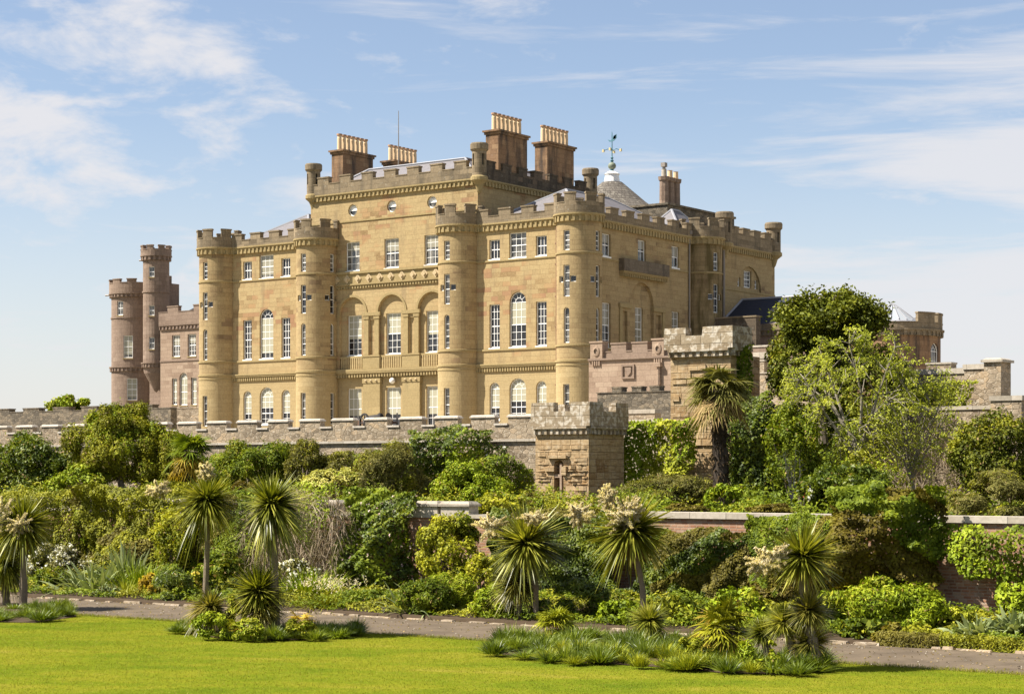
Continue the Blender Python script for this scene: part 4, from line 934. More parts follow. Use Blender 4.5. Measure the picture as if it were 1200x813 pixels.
# ---- right hand side: slate roofed range, round pavilion, viaduct walls
t, add = wall_thing('slate_roofed_range', 'low stone range with dark slate roof partly covered in tan lichen, beside the castle', 'building', (-62, 118, ZT))
A = on_side(855, 385, UB); Bp = on_side(869, 351.5, UB); ul = on_front(990, 350, Bp.y).x
e0 = A; mb = MB(); rz0, rz1 = A.z, Bp.z; ve, vr = A.y, Bp.y
if vr < ve: ve, vr = vr, ve
ve = min(ve, vr - 3.5); split = on_front(921, 350, (ve + vr) / 2).x; sb = on_front(900, 380, ve).x
P = lambda u, f_: (u, ve + (vr - ve) * f_, rz0 + (rz1 - rz0) * f_)
pts = [(sb, 0), (sb - .1, .25), (split - 1.4, .55), (split - .1, .8), (split, 1)]
mb.face([P(UB + .03, 0)] + [P(u, f_) for u, f_ in pts] + [P(UB + .03, 1)], None, 0)
mb.face([P(u, f_) for u, f_ in pts[::-1]] + [P(ul, 0)][:0] + [P(sb, 0), P(ul, 0), P(ul, 1)], None, 1) if False else mb.face([P(u, f_) for u, f_ in pts] + [P(ul, 1), P(ul, 0)], None, 1)
mb.face([(UB + .03, vr, rz1), (ul, vr, rz1), (ul, vr + 4, rz0), (UB + .03, vr + 4, rz0)], None, 0)
mb.tube([P(UB + .05, 0), P(UB + .05, 1)], [.1, .1], 6, 2); mb.tube([P(UB + .03, 1), P(ul, 1)], [.1, .1], 6, 2); add(mb, 'roof', ['slate_dark', 'slate_warm', 'lead'])
Mq = m_front(ve + .15); mb = MB(); wall(mb, Mq, UB, ul, ZT - .3, rz0 - .02); wall(mb, m_side(ul - .05), ve + .15, vr + 4, ZT - .3, rz0); mb.face([(ul - .05, ve + .15, rz0), (ul - .05, vr + 3.9, rz0), (ul - .05, vr, rz1 - .05)]); add(mb, 'wall', 'stone_pink_dark')
mb = MB(); corbels(mb, Mq, UB + .1, ul, rz0 - .75, rz0 - .3, .14, .36, .2); band(mb, Mq, UB + .1, ul, rz0 - .298, rz0 + .05, .16, .1); add(mb, 'corbel_course', 'stone_parapet')
w = ve - 3.5; a, b = on_front(838, 372, w), on_front(886, 372, w)
rub('weathered stone wall end in front of the slate roof', 838, 886, 372, 400, w, mats='stone_soot', mt='stone_parapet', zb=ZT - .2)
v = 112.0; pc = on_front(1046, 380, v)
t, add = wall_thing('round_pavilion', 'round dark stone pavilion with battlements and a glazed cone roof at far right', 'building', (pc.x, v, ZT))
r = 55 * mpp(1046, v); Mp = m_round(pc.x, v, r); L = 2 * PI * r; Z = lambda y: on_front(1100, y, v).z
ws = [Op(R(ph) * r, 1.0, Z(470), Z(402), 'arch') for ph in (86, 130)]
mb = MB(); wall(mb, Mp, -L / 2, L / 2, ZT - .3, Z(388), ws, .2, 0, .4); add(mb, 'wall', 'stone_chimney')
mb = MB(); corbels(mb, Mp, -L / 2, L / 2, Z(394), Z(386), .18, .4, .24, .4, 0, 'arch', True); add(mb, 'corbel_course', 'stone_parapet')
mb = MB(); rp = r + .12; Mt = m_round(pc.x, v, rp); Lp = 2 * PI * rp; n = 12
battlement(mb, Mt, -Lp / 2, Lp / 2, Z(386) + .003, Z(379), Z(366.5), [(R(q_) * rp, R(q_ + 26) * rp) for q_ in (-170, -136, 55, 89, 123, 152)], 0, .3, .4); add(mb, 'battlement', 'stone_parapet')
m, tt = mat('roof_glass'); finish(tt, (.30, .32, .34), .3, spec=.4)
mb = MB(); za, zb_ = Z(374), Z(352); rr = 28 * mpp(1046, v)
mb.lathe(pc.x, v, [(rr, za), (0, zb_)], 18, 0); mb.lathe(pc.x, v, [(r - .1, za - .9), (rr, za)], 18, 1)
for i in range(18):
    th = 2 * PI * i / 18; mb.tube([(pc.x + rr * math.sin(th), v - rr * math.cos(th), za + .03), (pc.x, v, zb_ + .03)], [.04, .02], 4, 1)
add(mb, 'glass_roof', ['roof_glass', 'lead', 'white_paint'])
for op in ws:
    o = sash(None, Mp, op, 3, 5, pane='pane_mid'); o.parent = t; o.matrix_parent_inverse = Matrix.Translation(t.location).inverted()
# viaduct walls
v = 72.0
t = rub('crenellated viaduct wall rising in steps behind the feathery tree', 1040, 1154, 434, 500, v, ((1042, 18), (1085, 29)), .25, zb=2.4, cop=.22)
rub('raised end of the viaduct wall next to the tall gate pier', 1130, 1153, 427, 500, v - .06, zb=2.4, cop=.2, th=.8)
t, add = wall_thing('gate_pier', 'tall lichened stone gate pier with a projecting flat cap at the right', 'pier', (on_front(1165, 470, 71.5).x, 71.5, 2.4))
a, b, vv = on_front(1153, 470, 71.5), on_front(1173, 424, 71.5), 71.5
mb = MB(); mb.box(a.x, b.x, vv, vv + 1.0, 2.4, b.z); add(mb, 'shaft', 'rubble_grey')
mb = MB(); mb.box(a.x - .1, b.x + .1, vv - .1, vv + 1.1, b.z + .003, on_front(1173, 421, 71.5).z); mb.box(a.x - .05, b.x + .05, vv - .05, vv + 1.05, on_front(1173, 421, 71.5).z + .002, on_front(1173, 419, 71.5).z, 0, .1); add(mb, 'cap', 'coping_pale')
rub('low coped block at the foot of the tall gate pier', 1161, 1197, 464, 482, 69, zb=2.4, cop=.18, th=.9)
rub('massive rubble retaining wall behind trees, hung with brown creeper', 880, 1290, 481, 600, 70, zb=2.3, cop=.14)
# small crenellated pieces receding behind the big turret
v = 84.0
t = rub('pale crenellated wall half hidden between the big turret and the trees', 874, 960, 437, 470, v, ((884, 11), (904, 8), (919, 8)), .62, mats='rubble_grey', zb=2.4, cop=.05)
rub('pinkish stone blocks stacked above the half hidden crenellated wall', 880, 900, 405, 425, 97, zb=ZT, mats='stone_pink_dark', mt='coping_pale')
rub('pale stone block on the wall walk beside the dark trees', 884, 900, 413, 425, 92, zb=ZT, mats='rubble_grey', mt='coping_pale', cop=.35)

# ---- cannons on the terrace
def make_cannon(label, x, y, rz):
    p = on_front(x, y, 93); t = thing('cannon', label, 'cannon', (p.x, 93, 6.56), rz, 'cannons on the castle terrace')
    for s in (-.55, .55):
        w = MB(); c = Vector((s, 0, .62)); r = .6
        for i in range(16):
            a, b = 2 * PI * i / 16, 2 * PI * (i + 1) / 16; P = lambda q, th, dx: (s + dx, q * math.cos(th), .62 + q * math.sin(th))
            for dx in (-.05, .05): w.face([P(r, a, dx), P(r, b, dx), P(r - .1, b, dx), P(r - .1, a, dx)])
            w.face([P(r, a, -.05), P(r, b, -.05), P(r, b, .05), P(r, a, .05)])
        for i in range(8): w.tube([(s, 0, .62), (s, .52 * math.cos(PI * i / 4), .62 + .52 * math.sin(PI * i / 4))], [.035, .035], 5)
        w.build('wheel', M['gun_iron'], t)
    b = MB(); b.tube([(0, .75, .85), (0, .7, .86), (0, .2, .9), (0, -.7, .98), (0, -1.1, 1.02), (0, -1.12, 1.02)], [.1, .2, .19, .15, .13, .17], 12); b.build('barrel', M['gun_iron'], t, smooth=True)
    k = MB(); k.box(-.5, .5, -.06, .06, .56, .68); k.box(-.28, -.16, -.3, 1.4, .5, .78); k.box(.16, .28, -.3, 1.4, .5, .78); k.build('carriage', M['wood_dark'], t)
    return t
make_cannon('old brown cannon on wheels below the left ground floor window of the centre block', 436, 496, R(70))
make_cannon('old dark cannon on wheels in front of the middle ground floor window', 455, 496, R(40))
# ================================================================== PLANTS
def leaf_mat(name, stops, trans=.13, rough=.6, spec=.15, hue=.0):
    m, t = mat(name); g = t.node('ShaderNodeNewGeometry'); rnd_ = g.outputs['Random Per Island']; p = g.outputs['Position']
    n = t.noise(p, 1.3, 3, .55)
    f = t.math('ADD', t.math('MULTIPLY', rnd_, .5), t.maprange(n, .36, .64, 0, .5))  # besides natural variation, the darkest leaf tones paint in shade between the leaves
    c = t.mix(1.0, t.ramp(f, stops), (1.0, 1.0, 1.0) if name.startswith(('petal', 'plume', 'twig')) else (1.10, 1.04, .85), 'MULTIPLY')
    b = t.node('ShaderNodeBsdfPrincipled', {'Base Color': c, 'Roughness': rough, 'Specular IOR Level': spec})
    tr = t.node('ShaderNodeBsdfTranslucent', {'Color': t.mix(1, c, (1.5, 1.45, .7), 'MULTIPLY')})
    mx = t.node('ShaderNodeMixShader', {0: trans, 1: b.outputs[0], 2: tr.outputs[0]}); o = t.node('ShaderNodeOutputMaterial'); t.l.new(mx.outputs[0], o.inputs[0])
K = lambda *a: [(i / (len(a) - 1), c) for i, c in enumerate(a)]
leaf_mat('leaf_olive', K((0.045, 0.054, 0.003), (.16, .172, .010), (0.2808, 0.2808, 0.01728)))
leaf_mat('leaf_bright', K((0.048, 0.081, 0.003), (.165, .23, .009), (0.2916, 0.351, 0.01728)))
leaf_mat('leaf_lime', K((0.078, 0.102, 0.006), (.22, .25, .016), (0.3672, 0.378, 0.0324)))
leaf_mat('leaf_dark', K((0.0144, 0.0276, 0.0024), (.065, .10, .008), (0.1728, 0.2052, 0.01512)), .25, .5, .25)
leaf_mat('leaf_mid', K((0.03, 0.051, 0.0036), (.105, .15, .010), (0.2052, 0.2484, 0.01728)), .25)
leaf_mat('leaf_glaucous', K((0.06, 0.084, 0.036), (.17, .215, .10), (0.324, 0.3672, 0.2052)), .2)
leaf_mat('leaf_greygreen', K((0.042, 0.045, 0.0108), (.125, .125, .032), (0.2052, 0.1944, 0.0648)), .2)
leaf_mat('leaf_variegated', K((0.12, 0.132, 0.03), (.36, .37, .11), (0.594, 0.5724, 0.2592)), .25)
leaf_mat('leaf_yellow', K((0.06, 0.081, 0.0048), (.23, .25, .02), (0.4104, 0.4104, 0.0324)), .25)
leaf_mat('leaf_gold', K((0.12, 0.09, 0.012), (.32, .24, .03), (0.4536, 0.3564, 0.0648)), .3)
leaf_mat('leaf_brown', K((0.033, 0.0312, 0.0048), (.11, .10, .016), (0.1836, 0.1674, 0.03024)), .2)
leaf_mat('leaf_maroon', K((0.036, 0.03, 0.0042), (.11, .09, .012), (0.1836, 0.1782, 0.01944)), .2)
leaf_mat('leaf_fresh', K((0.102, 0.132, 0.018), (.27, .32, .05), (0.432, 0.4644, 0.0972)), .38)
leaf_mat('leaf_sword', K((0.03, 0.042, 0.0042), (.14, .16, .015), (0.4104, 0.3996, 0.0756)), .25, .42, .4)
leaf_mat('leaf_sword_gold', K((0.042, 0.051, 0.009), (.16, .16, .03), (0.3456, 0.2916, 0.0756)), .25, .4, .5)
leaf_mat('leaf_straw', K((0.096, 0.066, 0.03), (.26, .19, .09), (0.3888, 0.3024, 0.162)), .25, .7, .2)
leaf_mat('leaf_evergreen', K((0.0216, 0.03, 0.003), (.085, .105, .008), (0.1782, 0.1944, 0.01404)))
leaf_mat('leaf_fibre', K((0.012, 0.009, 0.006), (.045, .032, .02), (0.0972, 0.0702, 0.0432)), .1, .9, .1)
leaf_mat('twig_grey', K((.17, .13, .085), (.28, .22, .145), (.40, .33, .24)), .1, .8, .1)
leaf_mat('plume', K((.46, .40, .26), (.60, .53, .38), (.72, .66, .5)), .35, .8, .1)
leaf_mat('petal_white', K((.55, .53, .45), (.68, .67, .6), (.75, .74, .68)), .3, .6, .2)
leaf_mat('petal_pink', K((.55, .36, .34), (.66, .50, .46), (.72, .62, .58)), .3, .6, .2)
leaf_mat('petal_red', K((.45, .05, .05), (.55, .10, .09), (.6, .2, .18)), .3)
leaf_mat('petal_gold', K((.42, .30, .03), (.5, .40, .05), (.55, .36, .08)), .3)
leaf_mat('grass_dark', K((0.027, 0.045, 0.0042), (.095, .14, .012), (0.2052, 0.2538, 0.03024)), .25, .45, .4)
simple('bark', (.13, .105, .075), .9, .35, 9, .15, .6)
simple('bark_pale', (.30, .265, .21), .85, .3, 9, .15, .4)
simple('bark_limb', (.21, .185, .14), .85, .3, 9, .15, .4)
simple('bark_dark', (.045, .035, .027), .95, .4, 12, .1, .8)
simple('bark_palm', (.17, .135, .095), .9, .4, 14, .1, .7)

def rng(seed): return np.random.default_rng(seed)
def unit(a): return a / np.maximum(np.linalg.norm(a, axis=1, keepdims=True), 1e-9)
def np_obj(name, V, Fq, mats, parent=None, mi=None, smooth=False):
    """V (N,3), Fq (M,4) quads"""
    me = bpy.data.meshes.new(name); n, m_ = len(V), len(Fq)
    me.vertices.add(n); me.vertices.foreach_set('co', np.asarray(V, np.float32).ravel())
    me.loops.add(m_ * 4); me.loops.foreach_set('vertex_index', np.asarray(Fq, np.int32).ravel())
    me.polygons.add(m_); me.polygons.foreach_set('loop_start', np.arange(0, m_ * 4, 4, dtype=np.int32)); me.polygons.foreach_set('loop_total', np.full(m_, 4, np.int32))
    for x in (mats if isinstance(mats, (list, tuple)) else [mats]): me.materials.append(M[x])
    if mi is not None: me.polygons.foreach_set('material_index', np.asarray(mi, np.int32))
    if smooth: me.polygons.foreach_set('use_smooth', np.ones(m_, bool))
    me.update(calc_edges=True); me.validate()
    o = bpy.data.objects.new(name, me); return link(o, parent)
def leaf_quads(P, N, ln, w, r, fold=.25):
    """kite shaped leaves lying across N"""
    n = len(P); t = unit(np.cross(N, unit(r.normal(size=(n, 3))))); s = np.cross(unit(N), t)
    L = (ln * r.uniform(.45, 1.4, n))[:, None]; W = (w * r.uniform(.7, 1.2, n))[:, None]; N = unit(N)
    a = P - t * L * .5; b = P + s * W * .5 - t * L * .05 + N * W * fold; c = P + t * L * .5 - N * L * .12; d = P - s * W * .5 - t * L * .05 + N * W * fold
    V = np.stack([a, b, c, d], 1).reshape(-1, 3); return V, np.arange(n * 4).reshape(-1, 4)
def strips(B, D, ln, w, droop, r, seg=4, up=(0, 0, 1), taper=.6, twist=None):
    """arching sword leaves: bases B, directions D"""
    n = len(B); D = unit(D); L = ln * np.ones(n); S = np.cross(D, np.array(up)[None] + r.normal(scale=.25, size=(n, 3))); S = unit(S)
    W = (w * np.ones(n))[:, None]; dr = droop * np.ones(n); V = []
    for k in range(seg + 1):
        t = k / seg; c = B + D * (L * t)[:, None]; c = c - np.array([0, 0, 1.])[None] * (dr * L * t * t)[:, None]
        prof = (.55 + .45 * math.sin(PI * min(1, t * 1.6 + .1))) * (1 - max(0, t - taper) / (1 - taper) * .93) if taper < 1 else 1
        V += [c - S * W * prof * .5, c + S * W * prof * .5]
    V = np.stack(V, 1); m_ = V.shape[1]; base = (np.arange(n) * m_)[:, None, None]
    q = np.array([[2 * k, 2 * k + 1, 2 * k + 3, 2 * k + 2] for k in range(seg)])[None]
    return V.reshape(-1, 3), (base + q).reshape(-1, 4)
def join(*vf):
    V, Fq, mi, o = [], [], [], 0
    for k, (v, f) in enumerate(vf): V.append(v); Fq.append(f + o); mi.append(np.full(len(f), k)); o += len(v)
    return np.concatenate(V), np.concatenate(Fq), np.concatenate(mi)
def fbm(P, sc, seed):
    r = rng(seed); o = np.zeros(len(P)); a = 1.0
    for k in range(4):
        for _ in range(3): d = r.normal(size=3); d /= np.linalg.norm(d); o += a * np.sin(P @ d * sc * 2 ** k * 2.2 + r.uniform(0, 6.3))
        a *= .55
    return o / 4.0
def sphere(n, r): return unit(r.normal(size=(n, 3)))
def lobes_for(rad, n, r, flat=.0, low=-.35):
    """lobe centres on an ellipsoid of radii rad (origin at its base centre) and their sizes"""
    d = sphere(n * 6, r); d = d[d[:, 2] > low][:n]; k = r.uniform(.5, .88, len(d))
    s = r.uniform(.2, .42, len(d)) * (1 - flat)
    return d * k[:, None] * rad, s
def bush_leaves(rad, n_lobe, n_leaf, ln, w, r, up=.35, inner=.22, low=-.35, spread=1.0, ls=.88):
    rad = np.array(rad); C0, S0 = lobes_for(rad, n_lobe, r, low=low); S0 = S0 * ls; p_ = S0 ** 2; k = r.choice(len(C0), n_leaf, p=p_ / p_.sum())
    d = sphere(n_leaf, r); d[:, 2] = d[:, 2] * .9 + .15; d = unit(d); out = unit(C0[k] / rad + 1e-6); flip = (d * out).sum(1) < -.15; d[flip] *= -1
    rr = 1 - inner * r.random(n_leaf) ** 1.5 * 2; rr *= 1 + .34 * fbm(d * 3 + C0[k], 1.6, 5); rr = np.where(r.random(n_leaf) < .06, rr * r.uniform(1.05, 1.4, n_leaf), rr)
    P = C0[k] + d * (S0[k] * rr)[:, None] * rad * spread
    N = d + np.array([0, 0, up]) + r.normal(scale=.55, size=(n_leaf, 3))
    keep = P[:, 2] > -rad[2] * .98
    return leaf_quads(P[keep], N[keep], ln, w, r)
def place(t, V): return V
def stems(parent, rad, r, h0, n=5, th=.05, m='bark', name='stem'):
    mb = MB()
    for i in range(n):
        a = 2 * PI * i / n + r.uniform(-.4, .4); e = Vector((math.cos(a) * rad[0] * .55, math.sin(a) * rad[1] * .55, h0 + rad[2] * r.uniform(.0, .5)))
        b = Vector((math.cos(a) * .08, math.sin(a) * .08, 0)); mid = b.lerp(e, .5) + Vector((r.uniform(-.1, .1), r.uniform(-.1, .1), .1)); mb.tube([b, mid, e], [th, th * .7, th * .3], 5)
    return mb.build(name, M[m], parent)
def scale_of(x, v): return mpp(x, v)
MATE = dict(leaf_dark='leaf_mid', leaf_mid='leaf_olive', leaf_bright='leaf_lime', leaf_olive='leaf_bright', leaf_lime='leaf_bright', leaf_greygreen='leaf_olive', leaf_yellow='leaf_mid', leaf_glaucous='leaf_greygreen', leaf_brown='leaf_olive', leaf_variegated='leaf_bright', leaf_maroon='leaf_brown', grass_dark='leaf_bright')
def bush(name, label, cat, x0, x1, y0, y1, v, m='leaf_mid', dens=1.0, ln=.11, w=.06, lob=None, seed=1, depth=.8, flowers=None, up=.35, low=-.95, group=None, stem=True, zfix=None, inner=.22, full=-.06, ls=.88):
    """a leafy shrub filling the box x0..x1, y0..y1 of the photograph at depth plane v"""
    r = rng(seed); xc = (x0 + x1) / 2
    if v < 41: v = on_ground(xc, y1, .03).y
    s = mpp(xc, v); rx = (x1 - x0) * s / 2 * (1 - full) / .95; H = (y1 - y0) * s; p = on_front(xc, y1, v)
    rz = H * .56; ry = max(.25, rx * depth); cz = H - rz
    t = thing(name, label, cat, (p.x, v, p.z), 0, group)
    area = 2 * PI * rx * rz + PI * rx * ry * 2; nl = lob or int(min(60, max(12, area / (.4 if rx > 1 else .12))))
    n = int(min(60000, max(900, dens * area * 6.0 / (ln * w)))); n = int(n)
    V, Fq = bush_leaves((rx, ry, rz), nl, n, ln, w, r, up, inner, low, 1.0, ls)
    V = V + np.array([0, 0, cz]); V[:, 2] = np.maximum(V[:, 2], 0.0 + .02 * r.random(len(V)))
    Lc = V.reshape(-1, 4, 3)[:, 0]; mx = ((fbm(Lc + seed, 1.1, seed + 2) + r.normal(scale=.35, size=len(Lc))) > .5).astype(int) + 2 * (r.random(len(Lc)) < .025)
    np_obj('foliage', V, Fq, [m, MATE.get(m, 'leaf_olive'), 'leaf_straw'], t, np.minimum(mx, 2))
    if stem: stems(t, (rx, ry, rz), r, cz)
    if flowers:
        fm, fn, fl = flowers; k = r.choice(len(V) // 4, fn); P = V.reshape(-1, 4, 3)[k].mean(1); d = unit(P - np.array([0, 0, cz])); P = P + d * .06
        a, b = leaf_quads(np.repeat(P, 4, 0) + r.normal(scale=fl * .3, size=(fn * 4, 3)), np.repeat(d, 4, 0) + r.normal(scale=.6, size=(fn * 4, 3)), fl, fl * .8, r); np_obj('blossom', a, b, fm, t)
    return t
def creeper(name, label, cat, x0, x1, y0, y1, v, m='leaf_dark', thick=.5, dens=1.0, ln=.11, w=.075, seed=1, rag=.35, flowers=None, m2=None, zlo=None, group=None, cut=-.55, bulge=1.0, edge_l=.25):
    """plant trained flat against a wall standing at depth v (it grows on the near side of it)"""
    r = rng(seed); a, b = on_front(x0, y1, v), on_front(x1, y0, v); W, H = b.x - a.x, (y1 - y0) * mpp((x0 + x1) / 2, v)
    t = thing(name, label, cat, ((a.x + b.x) / 2, v, a.z), 0, group); n = int(min(70000, dens * W * H * 6.0 / (ln * w)))
    q = r.random((n * 2, 2)) * np.array([W, H]) - np.array([W / 2, 0]); q3 = np.stack([q[:, 0] + seed * 7.3, np.zeros(len(q)), q[:, 1]], 1)
    e = np.minimum.reduce([(q[:, 0] + W / 2) / (W * edge_l), (W / 2 - q[:, 0]) / (W * edge_l), (H - q[:, 1]) / (H * .16), (q[:, 1] + H * .1) / (H * .16)])
    mask = np.minimum(e, 1) + fbm(q3, 1.1, seed) * rag > .32; q, q3 = q[mask][:n], q3[mask][:n]; e = e[mask][:n]
    th = thick * (.45 + .55 * np.clip(e, 0, 1)) * (1 + .7 * bulge * fbm(q3, .9, seed + 3)); th = np.maximum(th, .06)
    dep = th * (1 - .45 * r.random(len(q)) ** 2); P = np.stack([q[:, 0], -dep - .02, q[:, 1]], 1)
    gx = fbm(q3 + np.array([.15, 0, 0]), .9, seed + 3) - fbm(q3, .9, seed + 3); gz = fbm(q3 + np.array([0, 0, .15]), .9, seed + 3) - fbm(q3, .9, seed + 3)
    N = np.stack([-gx * thick * 4, -np.ones(len(q)), -gz * thick * 4 + .45], 1) + r.normal(scale=.5, size=(len(q), 3))
    V, Fq = leaf_quads(P, N, ln, w, r)
    if m2:
        sel = (fbm(q3, .7, seed + 9) > .12).astype(int); np_obj('foliage', V, Fq, [m, m2], t, sel)
    else: np_obj('foliage', V, Fq, m, t)
    mb = MB()
    for i in range(max(3, int(W * 1.2))):
        u = r.uniform(-W * .4, W * .4); pts = [(u + .1 * math.sin(k * 1.7 + i), -thick * .22, k * H * .8 / 5) for k in range(6)]; mb.tube(pts, [.035, .03, .028, .022, .016, .01], 5)
    mb.build('stem', M['bark'], t)
    if flowers:
        fm, fn, fl = flowers; k = r.choice(len(P), fn); Pc = P[k] + np.array([0, -.05, 0]); Nn = np.tile(np.array([[0, -1, .4]]), (fn * 4, 1)) + r.normal(scale=.6, size=(fn * 4, 3))
        A, B = leaf_quads(np.repeat(Pc, 4, 0) + r.normal(scale=fl * .3, size=(fn * 4, 3)), Nn, fl, fl * .8, r); np_obj('blossom', A, B, fm, t)
    return t
def twiggy(name, label, x0, x1, y0, y1, v, thick=.5, n=900, seed=1, m='twig_grey', greens=None, ln=.5):
    r = rng(seed); a, b = on_front(x0, y1, v), on_front(x1, y0, v); W, H = b.x - a.x, (y1 - y0) * mpp((x0 + x1) / 2, v)
    t = thing(name, label, 'climber', ((a.x + b.x) / 2, v, a.z)); B = np.stack([r.uniform(-W / 2, W / 2, n), -r.uniform(.03, thick, n), H * r.random(n) ** .8 * .92], 1)
    edge = 1 - np.abs(B[:, 0] / (W / 2)) ** 3; B[:, 2] *= .75 + .25 * edge
    D = np.stack([r.normal(scale=.8, size=n), -np.abs(r.normal(scale=.35, size=n)), r.normal(scale=.8, size=n) - .25], 1)
    V, Fq = strips(B, D, ln * r.uniform(.4, 1.3, n), .02, r.uniform(.0, .7, n), r, 4, taper=.99); np_obj('twigs', V, Fq, m, t)
    if greens:
        k = int(n * .9); P = np.stack([r.uniform(-W / 2, W / 2, k * 3), -r.uniform(.05, thick, k * 3), H * r.random(k * 3)], 1); P = P[fbm(P, 1.2, seed) > .3][:k]
        V, Fq = leaf_quads(P, np.array([[0, -1, .4]]) + r.normal(scale=.5, size=(len(P), 3)), .1, .06, r); np_obj('foliage', V, Fq, greens, t)
    return t
def rosette(r, n, ln, w, zmin=-.45, droop=.25, seg=4, R0=.04, pole=1.0):
    d = sphere(n * 3, r); d = d[(d[:, 2] > zmin) & (d[:, 2] < pole)][:n]; L = ln * r.uniform(.62, 1.12, len(d)) * (1 - .12 * (d[:, 2] > .6)); dr = droop * (1.15 - d[:, 2]) * r.uniform(.2, 2.4, len(d)); d = unit(d + r.normal(scale=.10, size=d.shape))
    return strips(d * R0, d, L, w, dr, r, seg)
def plume_mesh(r, rad, n=900, ln=.08):
    nb = 46; B = sphere(nb, r); B = B * r.uniform(.55, 1.25, nb)[:, None]; k = r.integers(0, nb, n); f = r.uniform(.15, 1, n); P = (B[k] * f[:, None] + r.normal(scale=.09, size=(n, 3)) * (1.15 - f)[:, None]) * np.array(rad); d = unit(P); return leaf_quads(P, d + r.normal(scale=.5, size=(n, 3)), ln, ln * .4, r)

# ---- cabbage palms
CROWNS = [rosette(rng(40 + i), 780, 1.1, .066, -.72, .07 + .04 * i, 5) for i in range(6)]
SKIRTS = [strips(np.zeros((70, 3)) + np.array([0, 0, -.05]), np.stack([np.cos(a_ := rng(60 + i).uniform(0, 6.28, 70)) * .5, np.sin(a_) * .5, -rng(61 + i).uniform(.6, 1.4, 70)], 1), rng(62 + i).uniform(.6, 1.0, 70), .05, .25, rng(63 + i), 4) for i in range(6)]
CM = {}
def crown(parent, loc, rad, k, m='leaf_sword', skirt=True, name='leaf_crown', rz=0, squash=1.0):
    key = (k, m)
    if key not in CM:
        o = np_obj(name, *CROWNS[k][:2], m, None); CM[key] = o.data; C.objects.unlink(o); bpy.data.objects.remove(o)
    o = bpy.data.objects.new(name, CM[key]); link(o, parent); o.location = loc; o.scale = (rad, rad, rad * squash); o.rotation_euler = (math.sin(rz * 3) * .22, math.cos(rz * 5) * .22, rz)
    if skirt:
        sk = ('s', k)
        if sk not in CM:
            q = np_obj('dead_leaves', *SKIRTS[k][:2], 'leaf_straw', None); CM[sk] = q.data; C.objects.unlink(q); bpy.data.objects.remove(q)
        s = bpy.data.objects.new('dead_leaves', CM[sk]); link(s, parent); s.location = loc; s.scale = (rad * .8, rad * .8, rad * .75)
    return o
def trunk_px(t, pts, v, w0, w1, origin, m='bark_palm', name='trunk'):
    s = mpp(pts[0][0], v); P = [on_front(x, y, v) - origin for x, y in pts]; n = len(P); mb = MB(); r_ = random.Random(int(pts[0][0]))
    Q = []; Rr = []
    for i in range(n - 1):
        for k in range(4): f = k / 4; Q.append(P[i].lerp(P[i + 1], f)); g = (i + f) / (n - 1); Rr.append((w0 + (w1 - w0) * g) * r_.uniform(.88, 1.12))
    Q.append(P[-1]); Rr.append(w1); mb.tube(Q, Rr, 9); return mb.build(name, M[m], t, smooth=True)
def palm(label, xb, yb, v, crowns, plumes=(), trunks=(), w=(.11, .075), group='cabbage palms in the garden beds', seed=1):
    if v < 41: v = on_ground(xb, yb, .03).y            # rooted in the lawn beds
    o = on_front(xb, yb, v); t = thing('cabbage_palm', label, 'palm', o, 0, group); o = Vector(o); rr = random.Random(seed)
    for pts in trunks: trunk_px(t, pts, v, w[0], w[1], o)
    for i, cc in enumerate(crowns):
        x, y, rad = cc[:3]; p = on_front(x, y, v) - o; crown(t, p, rad * mpp(x, v) * 1.1, seed % 6 if seed == 12 else (i + seed) % 6, cc[3] if len(cc) > 3 else 'leaf_sword', True, rz=rr.uniform(0, 6))
    for i, (x, y, rx, rz_) in enumerate(plumes):
        p = on_front(x, y, v) - o + Vector((0, -.55, 0)); s = mpp(x, v); r = rng(seed * 10 + i); V, Fq = plume_mesh(r, (rx * s * 1.35, rx * s, rz_ * s * 1.4), int(2600 + 22 * rx * rz_)); q = np_obj('flower_plume', V, Fq, 'plume', t); q.location = p
    return t
